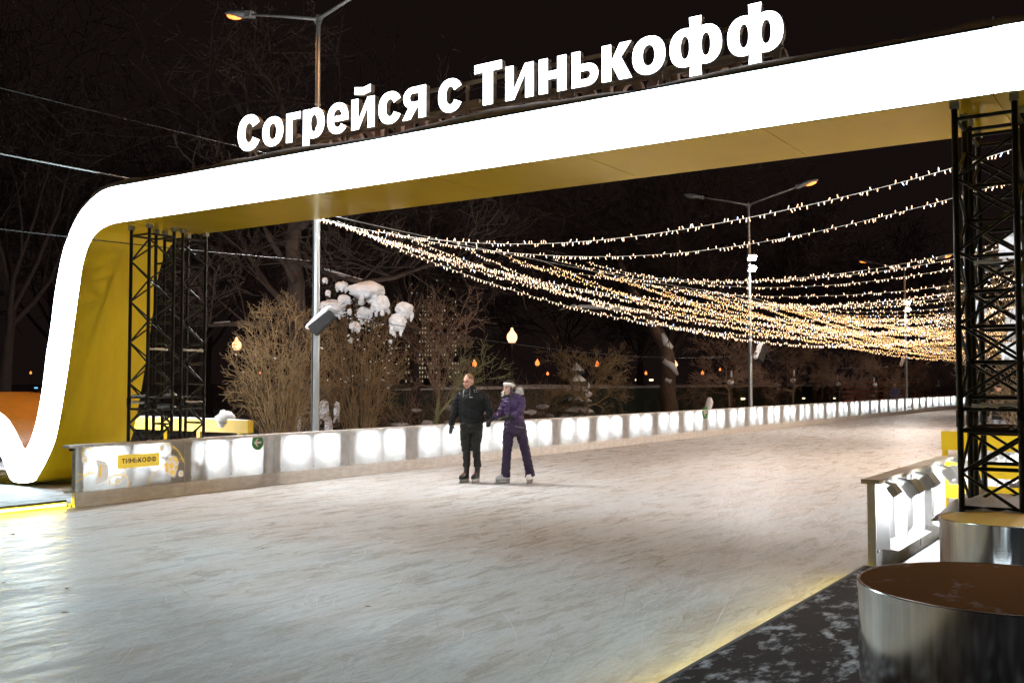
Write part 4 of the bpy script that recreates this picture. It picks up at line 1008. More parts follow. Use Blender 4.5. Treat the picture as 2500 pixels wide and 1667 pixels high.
# big bare trees of the dark park
bigs = [make_tree('park_tree', 'tall bare tree of the dark park', 'tree', s, h, h * 0.30, 0.20, P_big, tm='bark_far', cm='bark_far', nlimb=6, limb=(0.42, 0.62), spread=(8, 55), group='tall bare trees of the dark park') for s, h in ((21, 12.5), (22, 11), (23, 14))]
spots = [(-21, 27), (-24, 34), (-20, 42), (-29, 30), (-33, 41), (-24, 52), (-19.5, 56), (-30, 60), (-22, 68), (-36, 70), (-19, 78), (-40, 52), (-27, 22), (-34, 18), (-42, 26), (-24, 13), (-31, 9), (-38, 13), (-47, 17), (-29, 46), (-20, 90), (-12, 104), (-5, 100), (-26, 82), (-45, 38), (-19, 21)]
rg = random.Random(4)
for i, (x, y) in enumerate(spots):
    b = bigs[i % 3]; l = Vector((x + rg.uniform(-1, 1), y + rg.uniform(-1, 1), -0.06)); s = rg.uniform(0.85, 1.2)
    if i < 3: b.location = l; b.rotation_euler.z = rg.uniform(0, 6); b.scale = (s, s, s)
    else: dup(b, l, rg.uniform(0, 6.28), scale=s)
# the stout leaning tree with snow on its bark
lt = thing('old_tree', 'stout old leaning tree with snow plastered on its trunk and a long snowy limb', 'tree', base_at(1622, -19.5), YAW)
d0 = base_at(1622, -19.5).dot(FWD); s0 = d0 / F_PX
X = lambda u, v, y=0: Vector(((u - 1622) * s0, y, HC + (934 - v) * s0))
mb = MB(); mb.tube([X(1632, 1060), X(1634, 1000), X(1630, 960), X(1632, 900), X(1628, 850), X(1600, 800), X(1585, 770), X(1540, 700), X(1500, 600)], [0.50, 0.42, 0.36, 0.34, 0.32, 0.30, 0.24, 0.16, 0.08], 10); mb.build('trunk', M['bark'], lt, True)
cr = MB(); cr.tube([X(1612, 820), X(1575, 785), X(1540, 762), X(1470, 756), X(1400, 752), X(1330, 772)], [0.22, 0.17, 0.14, 0.11, 0.08, 0.03], 7)
cr.tube([X(1640, 860), X(1680, 800), X(1740, 740), X(1800, 640)], [0.16, 0.12, 0.09, 0.05], 7)
rgx = random.Random(8)
for k in range(26):
    a = rgx.choice([(1470, 756), (1400, 752), (1540, 762), (1700, 780), (1760, 710), (1560, 720), (1520, 650)])
    branch(cr, X(*a), Vector((rgx.uniform(-1, 1), rgx.uniform(-.6, .6), rgx.uniform(-.2, 1))).normalized(), rgx.uniform(1.0, 2.6), 0.05, 2, rgx, P_big)
cr.build('crown', M['bark_far'], lt, True)
def snow_line(pts, rs, parent, name='snow'):
    mb = MB(); mb.tube(pts, rs, 8); mb.build(name, M['snow'], parent, True)
snow_line([X(1615, 815, -.22) , X(1625, 838, -.26), X(1640, 850, -.28)], [0.10, 0.17, 0.08], lt)
snow_line([X(1618, 880, -.26), X(1640, 895, -.30), X(1652, 915, -.26)], [0.12, 0.16, 0.06], lt)
snow_line([X(1622, 925, -.28), X(1636, 932, -.32)], [0.08, 0.10], lt)
snow_line([X(1540, 757, -.06), X(1470, 750, -.06), X(1400, 747, -.04), X(1365, 757)], [0.07, 0.11, 0.09, 0.03], lt)
# thick pale trunk and branches behind the first pole
pt = thing('old_tree', 'thick pale-barked tree with crooked snowy limbs behind the loudspeaker pole', 'tree', base_at(722, -19.5), YAW)
d1 = base_at(722, -19.5).dot(FWD); s1 = d1 / F_PX
X = lambda u, v, y=0: Vector(((u - 722) * s1, y, HC + (934 - v) * s1))
mb = MB(); mb.tube([X(735, 1090), X(730, 900), X(722, 700), X(712, 600), X(722, 500), X(740, 380)], [0.30, 0.24, 0.22, 0.20, 0.17, 0.10], 10); mb.build('trunk', M['bark_dim'], pt, True)
cr = MB()
for pts in ([(722, 690), (690, 640), (660, 580), (630, 540), (600, 470)], [(715, 760), (650, 700), (600, 620), (560, 520)], [(730, 640), (800, 665), (880, 690), (960, 680), (1050, 640)], [(735, 560), (800, 480), (860, 420)], [(705, 800), (600, 790), (510, 795)], [(720, 480), (600, 300), (540, 200)], [(735, 450), (680, 250), (650, 120)]):
    cr.tube([X(u, v, rgx.uniform(-.4, .4)) for u, v in pts], [0.10 * (1 - 0.75 * i / len(pts)) for i in range(len(pts))], 6)
    for k in range(7):
        i = rgx.randrange(1, len(pts)); branch(cr, X(*pts[i]), Vector((rgx.uniform(-1, 1), rgx.uniform(-.6, .6), rgx.uniform(-.1, 1))).normalized(), rgx.uniform(0.7, 1.9), 0.03, 2, rgx, P_big)
cr.build('crown', M['bark_dim'], pt, True)
snow_line([X(790, 655), X(850, 676), X(900, 688)], [0.03, 0.05, 0.03], pt); snow_line([X(560, 788), X(520, 790)], [0.05, 0.04], pt)
# shrubs: many upright stems fanning into a dome
P_sh = dict(seg=0.16, bend=0.17, up=0.05, rmin=0.0034, levels=5, kids=[5, 7, 5, 4, 3], ang=(12, 42), len=(0.38, 0.60), rr=0.62); P_sh['from'] = 0.22
def shrub(label, loc, rx, H, seed, nst=28, m='twig', zo=-1):
    P_ = dict(P_sh); P_['kids'] = [5, 5, 6, 4, 2]; P_['rmin'] = 0.0036; P_['bend'] = 0.30; P_['ang'] = (20, 58); P_['seg'] = 0.11; P_['dome'] = (rx, H, zo)
    rg = random.Random(seed); t = thing('shrub', label, 'shrub', loc, YAW, None); st_ = MB()
    cz = H * 0.52
    for i in range(nst):
        a = 2.399963 * i + rg.uniform(-.25, .25); e = (i + 0.5) / nst; ct = 1 - 1.42 * e; stn = math.sqrt(max(0.0, 1 - ct * ct))
        k = rg.uniform(0.60, 0.80)
        tgt = Vector((math.cos(a) * stn * rx * k, math.sin(a) * stn * rx * k, cz + ct * (H - cz) * k))
        p0 = Vector((math.cos(a) * rg.uniform(.03, .2), math.sin(a) * rg.uniform(.03, .2), -0.05))
        mid = Vector((p0.x + (tgt.x - p0.x) * rg.uniform(.2, .5), p0.y + (tgt.y - p0.y) * rg.uniform(.2, .5), tgt.z * rg.uniform(.42, .62)))
        n = 10; pts = []
        for q in range(n + 1):
            f = q / n; pts.append(p0 * (1 - f) ** 2 + mid * 2 * f * (1 - f) + tgt * f * f + (Vector((rg.gauss(0, .034), rg.gauss(0, .034), rg.gauss(0, .022))) if q else Vector()))
        r0 = rg.uniform(0.007, 0.019); st_.tube(pts, [max(0.005, r0 * (1 - 0.7 * q / n)) for q in range(n + 1)], 5, cap=False)
        for j in range(5):
            q = n if j < 2 else rg.randrange(4, n); d = (pts[q] - pts[q - 1]).normalized()
            out = Vector((pts[q].x / rx, pts[q].y / rx, (pts[q].z - cz) / (H - cz)))
            d = (d * 0.8 + out * 0.5 + Vector((rg.gauss(0, .45), rg.gauss(0, .45), rg.gauss(.1, .35)))).normalized()
            branch(st_, pts[q], d, rg.uniform(0.35, 0.75), 0.0068, 3, rg, P_)
    st_.build('branches', M[m], t, True)
    return t
bA = shrub('dense olive-brown rounded shrub left bare of snow beside the lamp pole', base_at(694, -15.3), 1.20, 3.55, 31, 66)
bB = shrub('tall twiggy shrub topped with thick snow cushions beside the lamp pole', base_at(880, -15.3), 1.06, 3.75, 32, 54)
bC = shrub('large snow-laden shrub overhanging the drum side barrier', Vector((-1.55, 16.4, 0)), 1.70, 4.1, 33, 62, zo=1.7)
dB = bB.location.dot(FWD); sB = dB / F_PX; uB = 880
rg = random.Random(6)
def cushion(parent, uc, sc_, u, v, w, h, y, seed):
    mb = MB(); c = Vector(((u - uc) * sc_, y, HC + (934 - v) * sc_)); W, Hh = w * sc_ / 2, h * sc_ / 2
    mb.ball(c, (W, W * 0.9, Hh), nu=20, nv=14, bump=0.25, seed=seed)
    for k in range(20):
        a = rg.uniform(0, 6.28); q_ = rg.uniform(.45, 1.0)
        mb.ball(c + Vector((math.cos(a) * W * q_, math.sin(a) * W * q_ * .8, -Hh * rg.uniform(.1, 1.35))), (W * rg.uniform(.08, .26), W * rg.uniform(.08, .22), Hh * rg.uniform(.15, .5)), nu=8, nv=6, bump=0.4, seed=k)
    me = remesh(mb, max(0.010, W * 0.055), 1, 0.014, 22); me.materials.append(M['snow']); link('snow_cushion', me, parent)
def dusting(parent, rx, H, count, seed, xmin=-9, ylim=0.3):      # crumbs of snow caught in the twigs
    rg = random.Random(seed); mb = MB(); cz = H * 0.52
    for i in range(count):
        a = rg.uniform(0, 6.28); ct = 1 - 1.25 * rg.random() ** 1.7; sn = math.sqrt(1 - ct * ct); k = rg.uniform(.55, .98)
        p = Vector((math.cos(a) * sn * rx * k, math.sin(a) * sn * rx * k, cz + ct * (H - cz) * k))
        if p.x < xmin or p.y > ylim: continue
        r = rg.uniform(.006, .022); mb.ball(p, (r * rg.uniform(.8, 2.2), r, r * rg.uniform(.5, .9)), Matrix.Rotation(rg.uniform(0, 3), 3, 'Z') @ Matrix.Rotation(rg.uniform(-.7, .7), 3, 'Y'), 7, 5, bump=.4, seed=i)
    o = mb.build('snow_crumbs', M['snow'], parent, True); o['kind'] = 'stuff'
dusting(bA, 1.2, 3.55, 14, 3); dusting(bB, 1.06, 3.75, 230, 4, -0.3); dusting(bC, 1.7, 4.1, 140, 5)
for i, (u, v, w, h) in enumerate(((840, 702, 32, 22), (900, 712, 84, 42), (935, 745, 44, 38), (992, 760, 42, 36), (977, 790, 40, 44), (897, 768, 36, 28), (876, 800, 26, 22), (818, 752, 64, 34), (848, 735, 30, 22), (866, 832, 10, 12), (800, 688, 14, 12), (890, 790, 10, 10), (958, 835, 9, 9), (862, 765, 12, 14), (810, 720, 14, 14))):
    cushion(bB, uB, sB, u, v, w, h, rg.uniform(-0.62, -0.30), i + 1)
for i, (u, v, w, h) in enumerate(((772, 965, 16, 60), (795, 1000, 26, 50), (826, 1000, 16, 40), (806, 1040, 20, 50), (735, 1035, 10, 40))):
    cushion(bB, uB, sB, u, v, w, h, -0.15, i + 30)
dC = bC.location.dot(FWD); sC = dC / F_PX; uC = CX + F_PX * bC.location.dot(RIGHT) / dC
for i, (u, v, w, h) in enumerate(((2335, 765, 40, 44), (2425, 615, 60, 60), (2470, 590, 80, 50), (2420, 790, 60, 60), (2450, 830, 80, 70), (2480, 700, 50, 60), (2395, 860, 40, 40), (2440, 890, 50, 50))):
    cushion(bC, uC, sC, u, v, w, h, rg.uniform(-1.1, -0.6), i + 50)
# small fir loaded with snow, hedge, far fence
fr = thing('fir_tree', 'small dark fir with flat layers of snow behind the round tree', 'tree', base_at(1408, -18.0)); dF = base_at(1408, -18.0)
for k in range(6):
    z = 0.25 + k * 0.36; r = 0.95 - 0.13 * k
    mb = MB(); rgx = random.Random(k); pts = []
    n = 22
    vs_ = [(0, 0, z + 0.34)] + [((r * (1 + rgx.uniform(-.18, .12))) * math.cos(2 * math.pi * i / n), r * (1 + rgx.uniform(-.18, .12)) * math.sin(2 * math.pi * i / n), z + rgx.uniform(-.06, .04)) for i in range(n)] + [(0, 0, z + 0.02)]
    mb.add(vs_, [(0, 1 + i, 1 + (i + 1) % n) for i in range(n)] + [(n + 1, 1 + (i + 1) % n, 1 + i) for i in range(n)]); mb.build('branch_tier', M['fir'], fr)
    mb = MB(); vs_ = [(0, 0, z + 0.40)] + [((r * 0.86 * (1 + rgx.uniform(-.25, .1))) * math.cos(2 * math.pi * i / n), r * 0.86 * (1 + rgx.uniform(-.25, .1)) * math.sin(2 * math.pi * i / n), z + 0.085 + rgx.uniform(-.02, .03)) for i in range(n)]
    mb.add(vs_, [(0, 1 + i, 1 + (i + 1) % n) for i in range(n)]); mb.build('snow_layer', M['snow_dirty'], fr, True)
MB().tube([(0, 0, 0), (0, 0, 2.3)], [0.07, 0.03], 7).build('trunk', M['bark'], fr)
hd = thing('hedge', 'long dark clipped hedge with reddish snow along its top', 'hedge', (-25.0, 40, 0)); mb = MB(); rgx = random.Random(2)
vs_ = []; n = 110
prof = [(-0.6, 0), (-0.65, 0.8), (-0.55, 1.4), (0, 1.5), (0.55, 1.4), (0.65, 0.8), (0.6, 0)]
for i in range(n + 1):
    for (xx, z) in prof: vs_.append((xx + rgx.uniform(-.1, .1), -12 + 60 * i / n, z + (rgx.uniform(-.1, .1) if z > 0 else 0)))
k = len(prof); mb.add(vs_, [(i * k + j, (i + 1) * k + j, (i + 1) * k + j + 1, i * k + j + 1) for i in range(n) for j in range(k - 1)]); mb.build('foliage', M['hedge'], hd)
heap('snow', (0.05, 18, 1.44), 0.62, 30, 0.22, hd, 'snow_dirty', 12, 44)
ff = thing('slat_fence', 'far red-brown slat fence behind the end of the lit barrier', 'fence', (-17.2, 66, 0))
for k in range(6):
    MB().box((0, 8, 0.32 + k * 0.28), (0.04, 26, 0.15)).build('slat', M['brick_red'], ff)
for k in range(10): MB().box((0.06, -5 + k * 2.9, 0.95), (0.10, 0.10, 1.9)).build('post', M['dark'], ff)
# ground plants in the dark behind the barrier: low snowy scrub
rg = random.Random(17)
for i, (u, v) in enumerate(((1125, 1010), (1160, 975), (1215, 1005), (1290, 960), (1010, 1035), (1330, 935))):
    c = base_at(u, -17.5 - 0.6 * (i % 3)); t = thing('snowy_bush', 'low dark bush with patches of snow behind the skaters', 'bush', c, 0, 'low snowy bushes behind the skaters'); mb = MB()
    P_s = dict(P_ball); P_s['levels'] = 4
    for k in range(12): branch(mb, Vector((rg.uniform(-.3, .3), rg.uniform(-.3, .3), 0)), Vector((rg.uniform(-.8, .8), rg.uniform(-.8, .8), 1)).normalized(), rg.uniform(0.7, 1.3), 0.02, 2, rg, P_s)
    mb.build('twigs', M['twig_brown'], t, True)
    for k in range(4): snow_blob('snow', (rg.uniform(-.6, .6), rg.uniform(-.6, .6), rg.uniform(.35, 1.0)), (rg.uniform(.08, .25), rg.uniform(.08, .2), rg.uniform(.04, .09)), t, k + i, 'snow_dirty')

# ================================================================== PARK LAMPS, TOWER BLOCK, FAR LIGHTS
def park_lamp(u, v, w, label, far=False):
    dep = 0.46 * F_PX / w; p = at_depth(u, v, dep); h = p.z
    t = thing('park_lamp', label, 'park lamp', (p.x, p.y, -0.06), 0, 'globe lamps in the park')
    MB().tube([(0, 0, 0), (0, 0, 0.6), (0, 0, 0.62), (0, 0, h - 0.22)], [0.09, 0.07, 0.045, 0.035], 8).build('post', M['black_steel'], t, True)
    MB().lathe([(0.14, h - 0.20), (0.22, h - 0.06), (0.235, h + 0.05), (0.21, h + 0.17), (0.13, h + 0.25)], n=18).build('globe', M['globe_far' if far else 'globe'], t, True)
    MB().lathe([(0.14, h + 0.252), (0.10, h + 0.31), (0.06, h + 0.36), (0.055, h + 0.43), (0.02, h + 0.47)], n=14).build('cap', M['globe_far' if far else 'globe'], t, True)
park_lamp(1250, 822, 25, 'bright globe lamp with a finial beside the slim green-barked tree')
park_lamp(578, 842, 22, 'globe lamp half hidden at the edge of the olive-brown shrub')
park_lamp(1648, 889, 13, 'globe lamp right beside the stout leaning tree')
for q in ((1158, 888, 12), (1312, 886, 11), (1458, 889, 10), (1715, 911, 7), (1372, 915, 6), (1337, 912, 6), (1577, 911, 6), (635, 910, 5), (75, 910, 5), (1758, 902, 5)):
    park_lamp(*q, 'small orange globe lamp far off among the park trees', True)
tb = thing('tower_block', 'distant dark tower block with lit windows and a glowing roof sign', 'building', at_depth(1055, 934, 700).xy.to_3d(), YAW)
s7 = 700 / F_PX; W7 = 134 * s7; T7 = (934 - 668) * s7
MB().box((0, 10, T7 / 2), (W7, 20, T7)).build('walls', M['facade'], tb)
MB().box((4, 10, T7 + 3), (W7 * 0.62, 14, 6)).build('roof_house', M['facade'], tb)
mb = MB(); rg = random.Random(12)
for r_ in range(24):
    for c_ in range(20):
        if rg.random() < (0.60 if r_ > 3 else 0.34): mb.box((-W7 / 2 + (c_ + 0.5) * W7 / 20, -0.1, T7 - 2.5 - r_ * 3.1), (W7 / 20 * rg.uniform(.35, .62), 0.2, 1.5))
o = mb.build('windows', M['window_lit'], tb); o['kind'] = 'stuff'
sg = [('T', 1.0), ('O', 1.1), ('W', 1.4), ('E', .9), ('R', 1.0)]; x = 1.0
arc = MB(); arc_ring(arc, (-2.6, -1, T7 + 9.4), (1, 0, 0), (0, 0, 1), (0, 0.5, 0), 0, 0, 2.5, 2.5, 1.0, 1.0, 0, 360, 0, 0); arc.build('sign_ring', M['roof_sign'], tb)
for c, w in sg:
    mb = glyph({'T': 'Т', 'O': 'О', 'R': 'я'}.get(c, c), w * 2.0, 4.2, (x if c != 'R' else x + w * 2.0, -1, T7 + 7.3), (1, 0, 0) if c != 'R' else (-1, 0, 0), (0, 0, 1), (0, 0.5, 0), 0, 0, 0.34, 0.24)
    mb.build('sign_letter', M['roof_sign'], tb); x += w * 2.0 + 0.45
def far_lantern(u, v, w, m, dep, label):
    p = at_depth(u, v, dep); r = w * dep / F_PX / 2
    t = thing('garden_lantern', label, 'lantern', (p.x, p.y, -0.06), YAW, 'low lanterns far off in the park')
    hz = max(p.z, 0.15)
    MB().tube([(0, 0, 0), (0, 0, hz)], 0.04, 6).build('post', M['dark'], t); MB().box((0, 0, hz), (r * 2, r, r * 0.9)).build('lantern', M[m], t)
for q in ((1322, 970, 10, 60), (1350, 972, 6, 60), (1464, 970, 5, 62), (1600, 970, 8, 62), (1590, 971, 4, 64), (1655, 970, 6, 62), (1690, 970, 5, 62), (1814, 971, 9, 66), (1555, 926, 8, 110), (1590, 926, 9, 110), (1962, 970, 6, 70), (2037, 970, 5, 72), (1000, 965, 4, 60), (1060, 968, 5, 60)):
    far_lantern(q[0], q[1], q[2], 'far_light', q[3], 'tiny yellow lantern near the ground far off in the park')
for q in ((88, 945, 7, 90), (91, 960, 5, 90)): far_lantern(*q[:3], 'far_blue', q[3], 'tiny blue light far off beyond the gate leg')
# skating aid behind the barrier
sa = thing('skating_aid', 'small white skating aid standing up behind the barrier beside a round tree', 'skating aid', base_at(1730, -13.35), YAW)
mb = MB(); mb.rings([((0, 0, 0), (.22, 0, 0), (0, .2, 0)), ((0, 0, .5), (.17, 0, 0), (0, .15, 0)), ((-.02, 0, .85), (.11, 0, 0), (0, .1, 0)), ((.03, 0, 1.05), (.13, 0, 0), (0, .1, 0)), ((.03, 0, 1.22), (.06, 0, 0), (0, .05, 0))], 14); auto_smooth(mb.build('body', M['white_boot'], sa), 60)
MB().tube([(-.2, 0, .8), (.22, -.1, .82)], 0.03, 6).build('handle', M['grey_boot'], sa)
# leaves and crumbs lying on the ice
rg = random.Random(9)
leaf_me = MB().add([(0, 0, .004), (.03, .022, .012), (.075, .012, .006), (.09, 0, .004), (.07, -.016, .010), (.03, -.02, .005)], [(0, 1, 2, 3, 4, 5)]).mesh('leaf', M['leaf'])
for u, v, s in ((32, 1308, 1.5), (160, 1438, .8), (147, 1496, .7), (645, 1337, .8), (615, 1303, .5), (815, 1180, .9), (15, 1420, .8), (890, 1480, .6), (1210, 1300, .5), (1610, 1450, .5), (1405, 1095, .8), (1060, 1240, .6)):
    o = link('fallen_leaf', leaf_me); o.location = on_z(u, v, 0.002); o.scale = (s, s, s); o.rotation_euler.z = rg.uniform(0, 6)
    tag(o, 'dry brown leaf scrap lying on the open ice', 'leaf', 'leaf scraps on the ice')

# ================================================================== PEOPLE
# local frame of a figure: x = right in the photo, y = away from the camera, z up
def head(t, c, yaw, pitch, skin, sc=1.0, female=False):
    q = Matrix.Rotation(yaw, 3, 'Z') @ Matrix.Rotation(pitch, 3, 'X'); c = Vector(c)
    W = lambda x, y, z: c + q @ Vector((x, y, z)) * sc
    mb = MB()
    B = lambda p, r: mb.ball(W(*p), tuple(k * sc for k in r), q, 18, 12)
    B((0, .012, .030), (.076, .096, .093)); B((0, -.020, -.035), (.064, .072, .080)); B((0, -.050, -.090), (.036, .034, .030)); B((0, -.030, -.072), (.054, .045, .040))
    B((0, -.086, .030), (.048, .018, .014)); B((0, -.100, -.014), (.011, .018, .026)); B((0, -.106, -.030), (.016, .015, .012)); B((.042, -.066, -.022), (.022, .020, .018)); B((-.042, -.066, -.022), (.022, .020, .018))
    B((0, -.082, -.064), (.024, .012, .012)); B((.080, .012, -.010), (.010, .022, .032)); B((-.080, .012, -.010), (.010, .022, .032))
    return mb, W, q
def face(t, body, W, q, sc, skin_lips='lips'):
    for sx in (-1, 1):
        e = MB(); e.ball(W(.030 * sx, -.083, .006), (.014 * sc, .010 * sc, .007 * sc), q, 10, 7); e.build('eye', M['dark'], body, True)
        e = MB(); e.tube([W(.014 * sx, -.098, .030), W(.032 * sx, -.096, .034), W(.050 * sx, -.082, .028)], [.0035 * sc, .0045 * sc, .003 * sc], 6); e.build('eyebrow', M['hair_fair' if skin_lips == 'x' else 'dark'], body, True)
    e = MB(); e.tube([W(-.026, -.086, -.060), W(0, -.096, -.063), W(.026, -.086, -.060)], [.003 * sc, .0065 * sc, .003 * sc], 6); e.build('mouth', M['lips'], body, True)
def hand(mb, wrist, d, side, L=0.19, curl=0.5, palm=None):
    """glove: palm plus five separate fingers; d points from wrist to finger tips, side is the thumb side"""
    d = Vector(d).normalized(); s = Vector(side); s = (s - d * s.dot(d)).normalized(); nrm = d.cross(s)
    w = Vector(wrist); k = L / 0.19
    mb.rings([(w - d * .03 * k, s * .033 * k, nrm * .026 * k), (w + d * .02 * k, s * .036 * k, nrm * .022 * k), (w + d * .07 * k, s * .045 * k, nrm * .021 * k), (w + d * .098 * k, s * .040 * k, nrm * .017 * k)], 12)
    for i, ln in enumerate((.072, .082, .076, .058)):
        b = w + d * .088 * k + s * (.032 - i * .0215) * k; p1 = b + d * ln * .45 * k + nrm * curl * .012; p2 = p1 + (d * .8 + nrm * curl).normalized() * ln * .33 * k; p3 = p2 + (d * .45 + nrm * curl * 1.5).normalized() * ln * .28 * k
        mb.tube([b, p1, p2, p3], [.0115 * k, .0108 * k, .0100 * k, .0080 * k], 8)
    b = w + d * .030 * k + s * .034 * k; p1 = b + (d * .55 + s).normalized() * .035 * k; p2 = p1 + (d + s * .25 + nrm * curl * .6).normalized() * .034 * k
    mb.tube([b, p1, p2], [.0145 * k, .0125 * k, .010 * k], 8)
def skate(t, ankle, toe_dir, m_boot, m_hold, lace, top_z, fig=False):
    d = Vector(toe_dir); d.z = 0; d.normalize(); s = Vector((-d.y, d.x, 0)); a = Vector(ankle); zb = 0.075
    P = lambda f, l, z: Vector((a.x, a.y, 0)) + d * f + s * l + Vector((0, 0, z))
    mb = MB()
    mb.rings([(P(-.01, 0, top_z), d * .060, s * .055), (P(-.012, 0, top_z - .10), d * .055, s * .046), (P(0.0, 0, zb + .09), d * .066, s * .044), (P(.03, 0, zb + .05), d * .10, s * .044), (P(.055, 0, zb + .02), d * .135, s * .046), (P(.055, 0, zb), d * .132, s * .043)], 18)
    mb.rings([(P(.08, 0, zb + .082), d * .045, s * .032), (P(.125, 0, zb + .055), d * .062, s * .041), (P(.14, 0, zb + .01), d * .066, s * .043), (P(.14, 0, zb), d * .064, s * .040)], 14)
    o = remesh_obj('skate_boot', mb, 0.011, m_boot, t, 3)
    for f in (.03, .06, .09): MB().tube([P(f, -.035, zb + .125 - f * .62), P(f + .012, 0, zb + .142 - f * .62), P(f, .035, zb + .125 - f * .62)], .005, 5).build('lace', lace, o)
    hb = MB()
    hb.box(P(.055, 0, .060), (.27, .022, .030), Matrix((d, s, Vector((0, 0, 1)))).transposed())
    for f in (-.05, .15): hb.box(P(f, 0, .048), (.055, .018, .045), Matrix((d, s, Vector((0, 0, 1)))).transposed())
    hb.build('blade_holder', m_hold, o)
    bl_ = MB(); bl_.prism([(-.085, .004), (-.075, .001), (.20, .001), (.222, .014), (.222, .034), (-.085, .034)], P(0, -.002, 0), d, (0, 0, 1), s * .004); bl_.build('blade', M['steel'], o)
SZ = 0.001438
def skater(label, u0, v0, J, spec):
    g_ = on_z(u0, v0, 0.0); t = thing('person', label, 'person', (g_.x, g_.y, 0.0), YAW); return t
# ---- man
gm = on_z(1148, 1178); SM = gm.dot(FWD) / F_PX / 4.9
man = thing('person', 'man with short fair hair in a black jacket holding hands on the ice', 'person', (gm.x, gm.y, 0), YAW)
J = lambda x, y, d=0.0: Vector(((x - 480) * SM, d, (1462 - y) * SM))
XA, YA = Vector((1, 0, 0)), Vector((0, 1, 0))
def torso(mb, rows, J):
    mb.rings([(J((x0 + x1) / 2, y, d), XA * (x1 - x0) / 2 * SM, YA * dep) for (y, x0, x1, dep, d) in rows], 24)
hb, W, q = head(man, J(456, 262, -0.01), R(-32), R(6), 'skin', 1.06)
bd = hb
bd.tube([J(462, 300, 0.01), J(472, 350, 0.03), J(480, 400, 0.03)], [.058, .060, .075], 14)
torso(bd, [(760, 395, 600, .09, .0), (600, 400, 580, .09, .0), (440, 370, 600, .085, .02), (380, 430, 540, .06, .03)], J)
bd.tube([J(350, 420, .02), J(300, 600, .0), J(262, 770, -.03)], [.05, .04, .03], 10); bd.tube([J(620, 430, .02), J(715, 600, .02), J(702, 715, -.05)], [.05, .04, .03], 10)
bd.tube([J(430, 760), J(430, 1060), J(434, 1300, .02)], [.075, .045, .034], 10); bd.tube([J(562, 760), J(550, 1060), J(561, 1300, .02)], [.075, .045, .034], 10)
mbody = remesh_obj('body', bd, 0.0085, M['skin'], man, 2)
face(man, mbody, W, q, 1.06)
hr = MB()                                          # close-cropped hair: cap behind the hairline
ball = MB(); ball.ball((0, .016, .038), (.0805, .0985, .0925), None, 28, 18)
for f in ball.f:
    c = sum((Vector(ball.v[i]) for i in f), Vector()) / len(f)
    if (c.y > -.052 and c.z > .052) or (c.y > .012 and c.z > -.045) or (c.y > -.03 and c.z > .03): hr.add([W(*ball.v[i]) for i in f], [tuple(range(len(f)))])
hr.build('hair', M['hair_fair'], man, True)
jk = MB()
torso(jk, [(752, 350, 640, .135, .0), (735, 346, 644, .145, .0), (690, 342, 646, .15, .0), (600, 336, 642, .155, .0), (500, 330, 644, .155, .0), (430, 318, 650, .145, .01), (395, 345, 630, .125, .02), (365, 385, 575, .10, .02), (345, 415, 545, .085, .025), (318, 425, 540, .080, .03)], J)
jk.tube([J(352, 412, .02), J(322, 480, .02), J(298, 590, .01), J(272, 690, -.02), J(258, 765, -.03), J(256, 778, -.03)], [.082, .082, .072, .066, .055, .042], 16)
jk.tube([J(618, 412, .02), J(660, 490, .02), J(700, 590, .02), J(715, 630, .0), J(706, 690, -.05), J(704, 702, -.05)], [.082, .084, .074, .068, .056, .045], 16)
jm = remesh_obj('jacket', jk, 0.011, M['jacket_black'], man, 3, 0.017, 11)
cl = MB(); 
cl.rings([(J(482, 352, .02), XA * .105, YA * .095), (J(478, 320, .022), XA * .092, YA * .090), (J(476, 302, .03), XA * .090, YA * .088), (J(476, 304, .03), XA * .078, YA * .076), (J(480, 345, .02), XA * .08, YA * .07)], 22)
remesh_obj('collar', cl, 0.010, M['jacket_black'], man, 2, 0.006, 14)
MB().box(J(490, 750), (.42, .27, .03)).fixn()
bt = MB(); torso(bt, [(762, 356, 634, .128, .0), (742, 352, 638, .138, .0)], J); bt.build('hem_band', M['dark'], man, True)
for (xa, ya, xb, yb) in ((405, 350, 398, 450), (478, 340, 478, 432)):
    MB().tube([J(xa, ya, -.105), J((xa + xb) / 2, (ya + yb) / 2, -.150), J(xb, yb, -.165)], .004, 5).build('drawcord', M['grey_boot'], man)
for (xa, ya, xb, yb) in ((362, 372, 350, 410), (522, 350, 545, 405), (548, 350, 570, 405)):
    for f in (0.1, .5):
        x, y = xa + (xb - xa) * f, ya + (yb - ya) * f
        MB().tube([J(x, y, -.118 - .05 * (y - 340) / 100), J(x + (xb - xa) * .2, y + (yb - ya) * .2, -.124 - .05 * (y - 340) / 100)], .0036, 5).build('reflective_strip', M['reflective'], man)
MB().box(J(492, 446, -.160), (.055, .006, .008)).build('chest_logo', M['reflective'], man)
tr = MB()
torso(tr, [(740, 366, 632, .118, .0), (790, 360, 634, .122, .0), (850, 360, 628, .118, .0), (880, 362, 620, .10, .0)], J)
tr.tube([J(428, 800), J(425, 900), J(428, 1040, -.01), J(438, 1110, .0), J(436, 1200, .015), J(436, 1275, .02)], [.100, .098, .078, .068, .064, .066], 16)
tr.tube([J(562, 800), J(562, 900), J(545, 1030, -.01), J(552, 1110, .0), J(562, 1200, .015), J(562, 1275, .02)], [.104, .100, .080, .070, .066, .066], 16)
remesh_obj('trousers', tr, 0.011, M['jeans_dark'], man, 3, 0.014, 13)
gl = MB(); hand(gl, J(255, 775, -.03), (-.05, -.15, -1), (0.9, -.5, 0), .19, .35); remesh_obj('glove', gl, 0.0065, M['glove'], man, 1)
gl = MB(); hand(gl, J(704, 700, -.05), (-.10, -.1, -1), (-1, -.3, 0), .19, .9); remesh_obj('glove', gl, 0.0065, M['glove'], man, 1)
